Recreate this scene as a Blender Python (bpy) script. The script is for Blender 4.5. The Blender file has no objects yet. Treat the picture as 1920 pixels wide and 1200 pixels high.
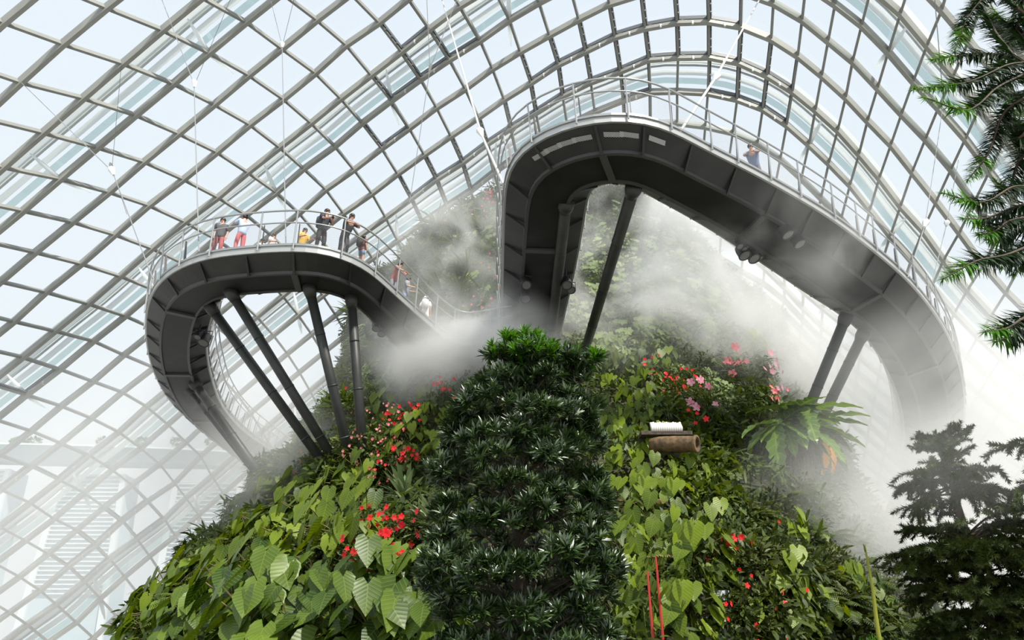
import bpy, bmesh, math, random
import numpy as np
from mathutils import Vector, Matrix
from mathutils.bvhtree import BVHTree
random.seed(7); RNG = np.random.default_rng(7)
PI = math.pi
SC = bpy.context.scene
COL = SC.collection

# ------------------------------------------------------------------ camera
F = 1280.0; PITCH = math.radians(26); CZ = 1.7
cam_d = bpy.data.cameras.new('camera'); cam_d.sensor_width = 36; cam_d.lens = 36 * F / 1920
cam_d.clip_end = 3000
cam = bpy.data.objects.new('camera', cam_d); COL.objects.link(cam)
cam.location = (0, 0, CZ); cam.rotation_euler = (PI / 2 + PITCH, 0, 0)
SC.camera = cam
CAM = np.array([0, 0, CZ]); FW = np.array([0, math.cos(PITCH), math.sin(PITCH)])
UPV = np.array([0, -math.sin(PITCH), math.cos(PITCH)]); RT = np.array([1., 0, 0])

def ray(px, py): return FW + RT * ((px - 960) / F) - UPV * ((py - 600) / F)
def atz(px, py, z):
    d = ray(px, py); return CAM + d * ((z - CZ) / d[2])
def aty(px, py, y):
    d = ray(px, py); return CAM + d * (y / d[1])
def proj(p):
    q = np.asarray(p) - CAM; dd = q @ FW
    return 960 + F * (q @ RT) / dd, 600 - F * (q @ UPV) / dd

# ------------------------------------------------------------------ world, sun, exposure
world = bpy.data.worlds.new('sky'); SC.world = world; world.use_nodes = True
nt = world.node_tree; nt.nodes.clear()
wo = nt.nodes.new('ShaderNodeOutputWorld'); bg = nt.nodes.new('ShaderNodeBackground')
tc = nt.nodes.new('ShaderNodeTexCoord'); sx = nt.nodes.new('ShaderNodeSeparateXYZ')
cr = nt.nodes.new('ShaderNodeValToRGB')
cr.color_ramp.elements[0].position = 0.0; cr.color_ramp.elements[0].color = (0.90, 0.955, 0.965, 1)
cr.color_ramp.elements[1].position = 0.8; cr.color_ramp.elements[1].color = (0.83, 0.915, 1.0, 1)
nt.links.new(tc.outputs['Generated'], sx.inputs[0]); nt.links.new(sx.outputs['Z'], cr.inputs[0])
nt.links.new(cr.outputs[0], bg.inputs[0]); bg.inputs[1].default_value = 1.02
nt.links.new(bg.outputs[0], wo.inputs[0])
sun_d = bpy.data.lights.new('sun', 'SUN'); sun_d.energy = 5.6; sun_d.angle = math.radians(2.0); sun_d.color = (1, .95, .86)
sun = bpy.data.objects.new('sun', sun_d); COL.objects.link(sun)
SUN_DIR = Vector((0.36, -0.46, 0.80)).normalized()       # towards the sun
sun.rotation_euler = SUN_DIR.to_track_quat('Z', 'Y').to_euler(); sun.location = (0, 0, 90)
SC.view_settings.view_transform = 'Standard'; SC.view_settings.look = 'None'
SC.view_settings.gamma = 1.0; SC.view_settings.exposure = 0.0; SC.view_settings.use_curve_mapping = False
cy = SC.cycles
cy.max_bounces = 14; cy.diffuse_bounces = 3; cy.glossy_bounces = 2; cy.transmission_bounces = 3
cy.transparent_max_bounces = 24; cy.volume_bounces = 12; cy.volume_step_rate = 1.0; cy.volume_max_steps = 128
cy.use_denoising = True
cy.caustics_reflective = False; cy.caustics_refractive = False

# ------------------------------------------------------------------ helpers
def tag(o, label=None, cat=None, group=None, kind=None):
    if label: o['label'] = label
    if cat: o['category'] = cat
    if group: o['group'] = group
    if kind: o['kind'] = kind
    return o
def empty(name, loc=(0, 0, 0), rz=0.0, parent=None, **k):
    o = bpy.data.objects.new(name, None); COL.objects.link(o); o.location = loc; o.rotation_euler = (0, 0, rz)
    o.empty_display_size = .2
    if parent: o.parent = parent
    return tag(o, **k)
def mesh_data(name, V, Fs, m=None, smooth=False):
    me = bpy.data.meshes.new(name)
    V = np.asarray(V, dtype=np.float32); UV = None
    if V.shape[1] == 5: UV = np.ascontiguousarray(V[:, 3:]); V = np.ascontiguousarray(V[:, :3])
    if isinstance(Fs, np.ndarray):
        n, k = Fs.shape
        me.vertices.add(len(V)); me.vertices.foreach_set('co', V.ravel())
        me.loops.add(n * k); me.loops.foreach_set('vertex_index', Fs.astype(np.int32).ravel())
        me.polygons.add(n); me.polygons.foreach_set('loop_start', np.arange(0, n * k, k, dtype=np.int32))
        me.update(calc_edges=True)
        if UV is not None:
            ul = me.uv_layers.new(name='UVMap'); ul.data.foreach_set('uv', UV[Fs.ravel()].ravel())
    else:
        me.from_pydata([tuple(map(float, v)) for v in V], [], [tuple(map(int, f)) for f in Fs]); me.update()
    if smooth: me.polygons.foreach_set('use_smooth', [True] * len(me.polygons))
    if m: me.materials.append(m)
    return me
def obj(name, me, parent=None, loc=None, **k):
    o = bpy.data.objects.new(name, me); COL.objects.link(o)
    if parent: o.parent = parent
    if loc is not None: o.location = loc
    return tag(o, **k)

class MB:
    """collects verts and faces of one mesh"""
    def __init__(s): s.V = []; s.F = []; s.n = 0
    def add(s, V, Fs):
        s.V.append(np.asarray(V, float)); s.F += [tuple(i + s.n for i in f) for f in Fs]; s.n += len(V); return s
    def box(s, c, d, R=None):
        c = np.asarray(c, float); d = np.asarray(d, float) / 2
        v = np.array([[x, y, z] for x in (-1, 1) for y in (-1, 1) for z in (-1, 1)]) * d
        if R is not None: v = v @ np.asarray(R).T
        return s.add(v + c, [(0, 1, 3, 2), (4, 6, 7, 5), (0, 4, 5, 1), (2, 3, 7, 6), (0, 2, 6, 4), (1, 5, 7, 3)])
    def tube(s, pts, r, n=8, caps=True):
        pts = np.asarray(pts, float); rs = np.full(len(pts), r) if np.isscalar(r) else np.asarray(r, float)
        T = np.gradient(pts, axis=0); T /= np.linalg.norm(T, axis=1)[:, None] + 1e-9
        ref = np.array([0, 0, 1.]) if abs(T[0][2]) < .9 else np.array([1., 0, 0])
        V = []; u = np.cross(ref, T[0]); u /= np.linalg.norm(u)
        for p, t, rr in zip(pts, T, rs):
            u = u - t * (u @ t); u /= np.linalg.norm(u) + 1e-9; w = np.cross(t, u)
            for k in range(n):
                a = 2 * PI * k / n; V.append(p + rr * (math.cos(a) * u + math.sin(a) * w))
        Fs = [(i * n + k, i * n + (k + 1) % n, (i + 1) * n + (k + 1) % n, (i + 1) * n + k) for i in range(len(pts) - 1) for k in range(n)]
        if caps: Fs += [tuple(range(n))[::-1], tuple((len(pts) - 1) * n + k for k in range(n))]
        return s.add(V, Fs)
    def sweep(s, rows, closed=True, caps=True):
        """rows: list of cross-sections, each an array of k points"""
        k = len(rows[0]); V = np.concatenate([np.asarray(r, float) for r in rows])
        kk = k if closed else k - 1
        Fs = [(i * k + j, i * k + (j + 1) % k, (i + 1) * k + (j + 1) % k, (i + 1) * k + j) for i in range(len(rows) - 1) for j in range(kk)]
        if caps and closed: Fs += [tuple(range(k))[::-1], tuple((len(rows) - 1) * k + j for j in range(k))]
        return s.add(V, Fs)
    def lathe(s, prof, c=(0, 0, 0), axis=(0, 0, 1), n=14):
        R = np.array(Vector((0, 0, 1)).rotation_difference(Vector(axis)).to_matrix())
        V = []
        for r, z in prof:
            for k in range(n):
                a = 2 * PI * k / n; V.append(R @ np.array([r * math.cos(a), r * math.sin(a), z]) + np.asarray(c))
        Fs = [(i * n + k, i * n + (k + 1) % n, (i + 1) * n + (k + 1) % n, (i + 1) * n + k) for i in range(len(prof) - 1) for k in range(n)]
        Fs += [tuple(range(n))[::-1], tuple((len(prof) - 1) * n + k for k in range(n))]
        return s.add(V, Fs)
    def build(s, name, m, parent=None, smooth=False, **k):
        if s.n == 0: return None
        return obj(name, mesh_data(name, np.concatenate(s.V), s.F, m, smooth), parent, **k)

def catmull(P, n):
    P = np.asarray(P, float); Q = np.vstack([2 * P[0] - P[1], P, 2 * P[-1] - P[-2]]); out = []
    for i in range(1, len(Q) - 2):
        for t in np.linspace(0, 1, n, endpoint=False):
            a, b, c, d = Q[i - 1], Q[i], Q[i + 1], Q[i + 2]
            out.append(.5 * ((2 * b) + (-a + c) * t + (2 * a - 5 * b + 4 * c - d) * t * t + (-a + 3 * b - 3 * c + d) * t ** 3))
    out.append(P[-1]); return np.array(out)
def resample(P, step):
    P = np.asarray(P, float); L = np.r_[0, np.cumsum(np.linalg.norm(np.diff(P, axis=0), axis=1))]
    n = max(2, int(round(L[-1] / step)) + 1); s = np.linspace(0, L[-1], n)
    return np.stack([np.interp(s, L, P[:, k]) for k in range(P.shape[1])], 1)

# ------------------------------------------------------------------ materials
def mat(name, col, rough=.6, metal=0., var=None, scale=4., bump=0., spec=.5):
    m = bpy.data.materials.new(name); m.use_nodes = True; t = m.node_tree; b = t.nodes['Principled BSDF']
    b.inputs['Base Color'].default_value = (*col, 1); b.inputs['Roughness'].default_value = rough; b.inputs['Metallic'].default_value = metal
    b.inputs['Specular IOR Level'].default_value = spec
    if var or bump:
        c = t.nodes.new('ShaderNodeTexCoord'); n = t.nodes.new('ShaderNodeTexNoise'); n.inputs['Scale'].default_value = scale
        n.inputs['Detail'].default_value = 4; t.links.new(c.outputs['Object'], n.inputs['Vector'])
        if var:
            r = t.nodes.new('ShaderNodeValToRGB'); r.color_ramp.elements[0].position = .35; r.color_ramp.elements[1].position = .65
            r.color_ramp.elements[0].color = (*col, 1); r.color_ramp.elements[1].color = (*var, 1)
            t.links.new(n.outputs['Fac'], r.inputs[0]); t.links.new(r.outputs[0], b.inputs['Base Color'])
        if bump:
            bu = t.nodes.new('ShaderNodeBump'); bu.inputs['Strength'].default_value = bump; bu.inputs['Distance'].default_value = .05
            t.links.new(n.outputs['Fac'], bu.inputs['Height']); t.links.new(bu.outputs[0], b.inputs['Normal'])
    return m
def leaf_mat(name, c1, c2, rough=.42, trans=.3, scale=2.5, spec=.35, vein=.0, vn=7.):
    """leaf: soft sheen in front, light passing through; colour varies leaf by leaf and plant by plant, paler veins"""
    m = bpy.data.materials.new(name); m.use_nodes = True; t = m.node_tree; b = t.nodes['Principled BSDF']; out = t.nodes['Material Output']
    def mth(op, a, b_=None, c=None):
        n_ = t.nodes.new('ShaderNodeMath'); n_.operation = op
        for i_, v_ in enumerate((a, b_, c)):
            if v_ is None: continue
            if isinstance(v_, (int, float)): n_.inputs[i_].default_value = v_
            else: t.links.new(v_, n_.inputs[i_])
        return n_.outputs[0]
    c = t.nodes.new('ShaderNodeTexCoord'); n = t.nodes.new('ShaderNodeTexNoise'); n.inputs['Scale'].default_value = scale; n.inputs['Detail'].default_value = 2
    t.links.new(c.outputs['Object'], n.inputs['Vector'])
    uv = t.nodes.new('ShaderNodeUVMap'); sp = t.nodes.new('ShaderNodeSeparateXYZ'); t.links.new(uv.outputs[0], sp.inputs[0])
    k = mth('ROUND', mth('DIVIDE', sp.outputs['X'], 4.0)); x = mth('ABSOLUTE', mth('SUBTRACT', sp.outputs['X'], mth('MULTIPLY', k, 4.0)))
    oi = t.nodes.new('ShaderNodeObjectInfo')
    f = mth('ADD', mth('MULTIPLY', k, .055), mth('MULTIPLY_ADD', oi.outputs['Random'], .25, mth('MULTIPLY', n.outputs['Fac'], .55)))
    r = t.nodes.new('ShaderNodeValToRGB'); r.color_ramp.elements[0].position = .32; r.color_ramp.elements[1].position = .82
    r.color_ramp.elements[0].color = (*c1, 1); r.color_ramp.elements[1].color = (*c2, 1)
    t.links.new(f, r.inputs[0]); colour = r.outputs[0]
    if vein:
        st = mth('FRACT', mth('MULTIPLY', mth('SUBTRACT', sp.outputs['Y'], mth('MULTIPLY', x, .7)), vn))
        line = mth('MAXIMUM', mth('LESS_THAN', st, .14), mth('LESS_THAN', x, .014))
        mixc = t.nodes.new('ShaderNodeMix'); mixc.data_type = 'RGBA'; t.links.new(mth('MULTIPLY', line, vein), mixc.inputs['Factor'])
        t.links.new(colour, mixc.inputs['A']); mixc.inputs['B'].default_value = (c2[0] * 1.5 + .05, c2[1] * 1.35 + .05, c2[2] * 1.4 + .02, 1); colour = mixc.outputs['Result']
        bu = t.nodes.new('ShaderNodeBump'); bu.inputs['Strength'].default_value = .5; bu.inputs['Distance'].default_value = .01; t.links.new(mth('ABSOLUTE', mth('SUBTRACT', st, .5)), bu.inputs['Height']); t.links.new(bu.outputs[0], b.inputs['Normal'])
    t.links.new(colour, b.inputs['Base Color'])
    b.inputs['Roughness'].default_value = rough; b.inputs['Specular IOR Level'].default_value = spec
    tr = t.nodes.new('ShaderNodeBsdfTranslucent'); mx = t.nodes.new('ShaderNodeMixShader'); mx.inputs[0].default_value = trans
    hs = t.nodes.new('ShaderNodeHueSaturation'); hs.inputs['Hue'].default_value = .485; hs.inputs['Saturation'].default_value = 1.1; hs.inputs['Value'].default_value = 1.5
    t.links.new(colour, hs.inputs['Color']); t.links.new(hs.outputs[0], tr.inputs[0])
    t.links.new(b.outputs[0], mx.inputs[1]); t.links.new(tr.outputs[0], mx.inputs[2]); t.links.new(mx.outputs[0], out.inputs[0])
    return m
def glass_mat(name, tint, gloss=.07, rough=.03):
    m = bpy.data.materials.new(name); m.use_nodes = True; t = m.node_tree; t.nodes.remove(t.nodes['Principled BSDF']); out = t.nodes['Material Output']
    a = t.nodes.new('ShaderNodeBsdfTransparent'); a.inputs[0].default_value = (*tint, 1)
    g = t.nodes.new('ShaderNodeBsdfGlossy'); g.inputs['Roughness'].default_value = rough
    mx = t.nodes.new('ShaderNodeMixShader'); mx.inputs[0].default_value = gloss
    t.links.new(a.outputs[0], mx.inputs[1]); t.links.new(g.outputs[0], mx.inputs[2]); t.links.new(mx.outputs[0], out.inputs[0]); return m
def mesh_infill_mat(name, col, scale, thick):
    """woven wire: diamond openings are really open"""
    m = bpy.data.materials.new(name); m.use_nodes = True; t = m.node_tree; b = t.nodes['Principled BSDF']; out = t.nodes['Material Output']
    b.inputs['Base Color'].default_value = (*col, 1); b.inputs['Metallic'].default_value = .6; b.inputs['Roughness'].default_value = .4
    uv = t.nodes.new('ShaderNodeUVMap'); sp = t.nodes.new('ShaderNodeSeparateXYZ'); t.links.new(uv.outputs[0], sp.inputs[0])
    outs = []
    for sgn in (1, -1):
        a = t.nodes.new('ShaderNodeMath'); a.operation = 'MULTIPLY_ADD'; a.inputs[1].default_value = sgn
        t.links.new(sp.outputs['Y'], a.inputs[0]); t.links.new(sp.outputs['X'], a.inputs[2])
        s_ = t.nodes.new('ShaderNodeMath'); s_.operation = 'MULTIPLY'; s_.inputs[1].default_value = scale; t.links.new(a.outputs[0], s_.inputs[0])
        f = t.nodes.new('ShaderNodeMath'); f.operation = 'FRACT'; t.links.new(s_.outputs[0], f.inputs[0])
        l = t.nodes.new('ShaderNodeMath'); l.operation = 'LESS_THAN'; l.inputs[1].default_value = thick; t.links.new(f.outputs[0], l.inputs[0]); outs.append(l)
    mxm = t.nodes.new('ShaderNodeMath'); mxm.operation = 'MAXIMUM'; t.links.new(outs[0].outputs[0], mxm.inputs[0]); t.links.new(outs[1].outputs[0], mxm.inputs[1])
    tr = t.nodes.new('ShaderNodeBsdfTransparent'); mx = t.nodes.new('ShaderNodeMixShader')
    t.links.new(mxm.outputs[0], mx.inputs[0]); t.links.new(tr.outputs[0], mx.inputs[1]); t.links.new(b.outputs[0], mx.inputs[2]); t.links.new(mx.outputs[0], out.inputs[0])
    return m

M = {}
M['beam'] = mat('painted_beam', (.33, .33, .30), .5, 0, (.28, .28, .255), .5)
M['rib'] = mat('painted_rib', (.27, .27, .25), .5, 0, (.23, .235, .215), .5)
M['white'] = mat('white_steel', (.82, .84, .84), .4)
M['grey'] = mat('grey_pipe', (.62, .65, .65), .45)
M['vent'] = mat('dark_vent_frame', (.10, .11, .12), .5)
M['cable'] = mat('steel_cable', (.33, .34, .35), .4, .5)
M['rod'] = mat('pale_rod', (.75, .74, .72), .4)
M['glass'] = glass_mat('roof_glass', (.985, .995, 1.0), .045)
M['greenglass'] = glass_mat('green_glass', (.80, .87, .86), .08)
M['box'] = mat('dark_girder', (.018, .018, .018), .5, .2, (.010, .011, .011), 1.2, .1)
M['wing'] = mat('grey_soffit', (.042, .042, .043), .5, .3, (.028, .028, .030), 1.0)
M['girderedge'] = mat('girder_flange', (.085, .085, .085), .45, .3)
M['rim'] = mat('pale_rim', (.48, .49, .48), .38, .5)
M['railing'] = mat('railing_steel', (.42, .43, .43), .35, .6)
M['postdark'] = mat('perforated_post', (.13, .12, .12), .5, .3)
M['infill'] = mesh_infill_mat('wire_mesh', (.30, .30, .30), 14.0, .065)
M['grille'] = mesh_infill_mat('grille_mesh', (.60, .60, .64), 9.0, .45)
M['deck'] = mat('deck', (.20, .20, .19), .7)
M['pole'] = mat('dark_strut', (.05, .052, .05), .5, .3, (.035, .037, .035), 1.5)
M['lamp'] = mat('black_lamp', (.035, .035, .038), .45, .2)
M['lens'] = mat('lamp_lens', (.16, .16, .17), .15)
M['soil'] = mat('planting_felt', (.030, .036, .018), .9, 0, (.055, .045, .028), .8, .5)
M['ground'] = mat('bounce_ground', (.34, .33, .30), .9, 0, (.27, .26, .24), .4)  # unseen ground, made pale to bounce light up into the mist
M['bark'] = mat('bark', (.10, .075, .05), .85, 0, (.05, .038, .03), 8, .5)
M['palebark'] = mat('pale_bark', (.20, .16, .12), .85, 0, (.13, .1, .08), 8, .5)
M['rust'] = mat('rusty_log', (.22, .13, .055), .75, 0, (.07, .05, .03), 5, .4)
M['ear'] = leaf_mat('elephant_ear_leaf', (.024, .062, .005), (.20, .28, .018), .42, .35, 1.6, .35, .35)
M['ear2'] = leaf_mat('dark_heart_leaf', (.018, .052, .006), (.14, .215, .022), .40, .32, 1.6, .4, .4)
M['pale'] = leaf_mat('pale_vine_leaf', (.09, .15, .04), (.30, .38, .15), .5, .35, 1.6, .3, .25)
M['stem'] = mat('stem', (.11, .13, .03), .6, 0, (.15, .09, .04), 6)
M['fern'] = leaf_mat('fern_leaf', (.020, .048, .006), (.11, .16, .022), .5, .3, 2)
M['fernbrown'] = leaf_mat('brown_fern_leaf', (.16, .13, .055), (.26, .23, .10), .6, .3, 2)
M['agave'] = leaf_mat('grey_green_strap', (.12, .19, .08), (.27, .33, .18), .5, .15, 2)
M['under'] = leaf_mat('undergrowth_leaf', (.008, .020, .003), (.075, .115, .014), .55, .3, .5)
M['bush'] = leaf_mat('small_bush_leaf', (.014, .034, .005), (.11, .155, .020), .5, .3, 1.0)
M['shadebush'] = leaf_mat('shaded_bush_leaf', (.010, .022, .004), (.070, .090, .016), .5, .25, 1.0)  # small bush leaf again, darkened: slope shade put into its colour
M['nest'] = leaf_mat('wavy_strap_leaf', (.035, .085, .012), (.14, .24, .035), .3, .25, 2, .5, .5, 9.)
M['yellow'] = leaf_mat('yellow_green_leaf', (.22, .26, .03), (.42, .44, .07), .5, .35, 2, .3, .2)
M['orange'] = leaf_mat('orange_dead_leaf', (.75, .22, .02), (.85, .38, .04), .5, .35, 2)
M['red'] = leaf_mat('red_petal', (.80, .008, .010), (.85, .03, .03), .5, .2, 9)
M['pink'] = leaf_mat('pink_petal', (.80, .22, .32), (.85, .45, .55), .5, .2, 9)
M['rose'] = leaf_mat('rose_petal', (.78, .06, .10), (.85, .30, .32), .5, .2, 9)
M['podo'] = leaf_mat('dark_glossy_leaf', (.006, .022, .003), (.080, .145, .036), .36, .10, 4, 1.0)
M['podonew'] = leaf_mat('young_leaf', (.02, .09, .006), (.08, .22, .015), .3, .3, 5)
M['arau'] = leaf_mat('scale_leaf', (.014, .026, .006), (.070, .100, .020), .5, .12, 2)
M['araunew'] = leaf_mat('young_scale_leaf', (.045, .085, .012), (.13, .19, .03), .5, .2, 3)
M['cunn'] = leaf_mat('needle_leaf', (.006, .020, .006), (.022, .055, .012), .4, .12, 4)
M['cunnnew'] = leaf_mat('young_needle_leaf', (.03, .13, .006), (.10, .28, .015), .4, .3, 4)
M['litwhite'] = bpy.data.materials.new('brightened_white_steel'); M['litwhite'].use_nodes = True  # translucency added to solid steel so its shaded underside shows bright
_t = M['litwhite'].node_tree; _b = _t.nodes['Principled BSDF']; _b.inputs['Base Color'].default_value = (.93, .95, .95, 1); _b.inputs['Roughness'].default_value = .5
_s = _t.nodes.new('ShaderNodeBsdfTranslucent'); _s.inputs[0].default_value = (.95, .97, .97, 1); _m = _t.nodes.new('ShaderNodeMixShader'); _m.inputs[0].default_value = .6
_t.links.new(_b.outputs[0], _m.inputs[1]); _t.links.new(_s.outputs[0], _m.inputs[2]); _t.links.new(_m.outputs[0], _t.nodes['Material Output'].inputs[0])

# ------------------------------------------------------------------ glass dome grid
ND = """1 1 197 10;2 1 302 52;3 1 390 95;4 1 465 137;5 1 530 182;6 1 582 227;7 1 627 271;8 1 663 315;9 1 697 360
3 0 460 37;4 0 527 87;5 0 590 133;6 0 638 181;7 0 678 227;8 0 715 275;9 0 745 323;10 0 770 370
4 -1 593 33;5 -1 648 80;6 -1 695 137;7 -1 733 185;8 -1 767 237;9 -1 795 287;10 -1 818 333;11 -1 838 384
5 -2 710 38;6 -2 752 93;7 -2 788 145;8 -2 818 198;9 -2 845 252;10 -2 867 302;11 -2 883 355
6 -3 805 50;7 -3 842 108;8 -3 872 163;9 -3 897 217;10 -3 913 267;6 -4 862 7;7 -4 900 72;8 -4 923 125;9 -4 945 183;10 -4 958 237
7 -5 955 33;8 -5 975 93;9 -5 995 152;10 -5 1005 208;8 -6 1030 62;9 -6 1047 117;10 -6 1055 176;8 -7 1085 32;9 -7 1098 92;10 -7 1108 150
8 -8 1143 3;9 -8 1153 65;10 -8 1163 130;9 -9 1210 48;10 -9 1217 107;11 -9 1220 168
9 -10 1270 37;10 -10 1272 103;11 -10 1270 167;9 -11 1330 35;10 -11 1330 102;11 -11 1328 170;12 -11 1323 233
9 -12 1390 45;10 -12 1386 113;11 -12 1383 182;9 -13 1447 68;10 -13 1439 137;11 -13 1431 200;8 -14 1505 32;9 -14 1497 100;10 -14 1487 167;11 -14 1476 230
7 -15 1567 3;8 -15 1554 72;9 -15 1542 137;10 -15 1530 202;11 -15 1518 267;7 -16 1617 42;8 -16 1600 110;9 -16 1587 178;10 -16 1572 240;11 -16 1555 302
6 -17 1690 20;7 -17 1667 93;8 -17 1647 160;9 -17 1628 222;10 -17 1612 285;11 -17 1595 343
5 -18 1768 13;6 -18 1740 80;7 -18 1714 148;8 -18 1692 209;9 -18 1672 267;10 -18 1650 330
7 -19 1761 198;8 -19 1737 256;9 -19 1712 318;10 -19 1690 383;7 -20 1812 256;8 -20 1785 313;9 -20 1757 374;10 -20 1732 429;8 -21 1828 376;9 -21 1801 432;10 -21 1771 484;9 -22 1846 494
17 -13 1391 506;18 -14 1426 545;17 -14 1432 528;17 -15 1472 560;16 -12 1353 435;15 -15 1472 500;15 -16 1507 543
2 2 228 115;3 2 323 153;4 2 400 192;5 2 467 230;6 2 523 273;7 2 568 313;8 2 610 352;9 2 643 397;1 2 115 78
1 3 35 150;2 3 153 180;3 3 252 212;4 3 333 247;5 3 405 282;6 3 463 320;7 3 517 358;8 3 560 397
2 4 78 245;3 4 180 273;4 4 268 300;5 4 342 333;6 4 407 367;7 4 460 400;2 5 3 310;3 5 110 332;4 5 202 357;5 5 277 382
3 6 40 392;4 6 133 413;5 6 213 437;6 6 283 463;4 7 63 470;5 7 150 492;6 7 223 515;5 8 83 545;6 8 163 567;7 8 233 590
5 9 23 600;6 9 100 618;7 9 173 637;8 9 230 663;9 9 287 687;6 10 40 667;7 10 110 690;8 10 172 713;9 10 227 733;10 10 273 760
7 11 47 738;8 11 112 759;9 11 169 782;10 11 221 808;11 11 262 838;12 11 298 868;13 11 326 904;14 11 347 932
8 12 56 806;9 12 112 829;10 12 165 851;11 12 208 879;12 12 246 907;13 12 276 937;14 12 307 971;12 10 347 827;13 10 375 853;14 10 396 891
9 13 56 872;10 13 109 898;11 13 156 922;12 13 193 949;13 13 227 975;14 13 255 1009;15 13 279 1041;16 13 302 1076
10 14 54 941;11 14 99 971;12 14 142 992;13 14 178 1020;14 14 204 1046;15 14 232 1080;11 15 45 1012;12 15 88 1037;13 15 126 1061;14 15 156 1089;15 15 186 1121
12 16 34 1080;13 16 73 1106;14 16 103 1132;15 16 141 1166;13 17 15 1147;14 17 49 1170"""
nd = np.array([[float(v) for v in s.split()] for s in ND.replace('\n', ';').split(';')])
class TPS:
    def __init__(s, X, Y, lam):
        s.X = X; n = len(X); s.m = X.mean(0); s.sc = 10.
        Z = (X - s.m) / s.sc; s.Z = Z
        K = s.k(Z, Z) + lam * np.eye(n); P = np.c_[np.ones(n), Z]
        A = np.zeros((n + 3, n + 3)); A[:n, :n] = K; A[:n, n:] = P; A[n:, :n] = P.T
        s.w = np.linalg.solve(A, np.r_[Y, np.zeros((3, Y.shape[1]))])
    @staticmethod
    def k(a, b):
        d2 = ((a[:, None] - b[None]) ** 2).sum(-1); return .5 * d2 * np.log(d2 + 1e-12)
    def __call__(s, Q):
        Z = (np.asarray(Q, float) - s.m) / s.sc
        return np.c_[s.k(Z, s.Z), np.ones(len(Z)), Z] @ s.w
EC = np.array([0., 22., -4.]); EA = np.array([60., 66., 56.])
def dome_hit(px, py, k=1.0):
    d = ray(px, py); a = EA * k; o = (CAM - EC) / a; e = d / a
    A = e @ e; B = 2 * o @ e; Cc = o @ o - 1
    t = (-B + math.sqrt(B * B - 4 * A * Cc)) / (2 * A); return CAM + d * t
def dome_n(p):
    n = (np.asarray(p) - EC) / EA ** 2; return n / np.linalg.norm(n)
# the shell's grid in the dome's own coordinates: longitude / latitude of each node on the ellipsoid
def to_ll(p): q = (p - EC) / EA; return np.array([math.atan2(q[0], q[1]), math.asin(np.clip(q[2], -1, 1))])
def from_ll(l, k=1.0): return EC + EA * k * np.array([math.sin(l[0]) * math.cos(l[1]), math.cos(l[0]) * math.cos(l[1]), math.sin(l[1])])
# smooth map grid index -> unit vector on the dome (fitted to observed nodes), extended beyond them
U = np.array([(dome_hit(x, y) - EC) / EA for _, _, x, y in nd])
tps = TPS(nd[:, :2], U, 2e-4)
def node(a, b, k=1.0):
    u = tps([[a, b]])[0]; u = u / np.linalg.norm(u); return EC + EA * k * u
A0, A1, B0, B1 = -5, 24, -42, 21
GRID = {(a, b): node(a, b) for a in range(A0, A1 + 1) for b in range(B0, B1 + 1)}
def ok_node(a, b):
    p = GRID[(a, b)]
    if p[2] < -.5 or (p - CAM) @ FW < 1: return False
    x, y = proj(p); return -420 < x < 2340 and -420 < y < 1400
# drop any part of the extension that would fold back on itself
OK = {}
for (a, b), p in GRID.items():
    g = ok_node(a, b)
    if g and (a + 1, b) in GRID and (a, b + 1) in GRID:
        x0, y0 = proj(p); x1, y1 = proj(GRID[(a + 1, b)]); x2, y2 = proj(GRID[(a, b + 1)])
        if (x1 - x0) * (y2 - y0) - (y1 - y0) * (x2 - x0) < 60: g = False
    OK[(a, b)] = g
def beam(mb, pts, w, d, off=0.):
    rows = []
    pts = np.asarray(pts); T = np.gradient(pts, axis=0)
    for p, t in zip(pts, T):
        t = t / np.linalg.norm(t); n = dome_n(p); n = n - t * (n @ t); n /= np.linalg.norm(n); s = np.cross(t, n)
        rows.append([p + s * w / 2 + n * off, p - s * w / 2 + n * off, p - s * w / 2 - n * (d - off), p + s * w / 2 - n * (d - off)])
    mb.sweep(rows)
def runs(keys):
    out = []; cur = []
    for k in keys:
        if OK.get(k): cur.append(k)
        else:
            if len(cur) > 1: out.append(cur)
            cur = []
    if len(cur) > 1: out.append(cur)
    return out
shell = empty('ceiling', kind='structure', label='curved glass roof of pale steel bars and clear panes')
V = []; idx = {}
for k, g in OK.items():
    if g: idx[k] = len(V); V.append(GRID[k] + dome_n(GRID[k]) * .06)
Fq = [(idx[(a, b)], idx[(a + 1, b)], idx[(a + 1, b + 1)], idx[(a, b + 1)]) for (a, b) in idx if all((a + i, b + j) in idx for i, j in ((1, 0), (1, 1), (0, 1)))]
obj('glass_panes', mesh_data('glass_panes', V, Fq, M['glass']), shell)
for a in range(A0, A1 + 1):
    mb = MB()
    for r in runs([(a, b) for b in range(B0, B1 + 1)]): beam(mb, [GRID[k] for k in r], .28, .85)
    mb.build('long_beam', M['beam'], shell)
for b in range(B0, B1 + 1):
    mb = MB()
    for r in runs([(a, b) for a in range(A0, A1 + 1)]): beam(mb, [GRID[k] for k in r], .19, .60)
    mb.build('cross_rib', M['rib'], shell)

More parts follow.
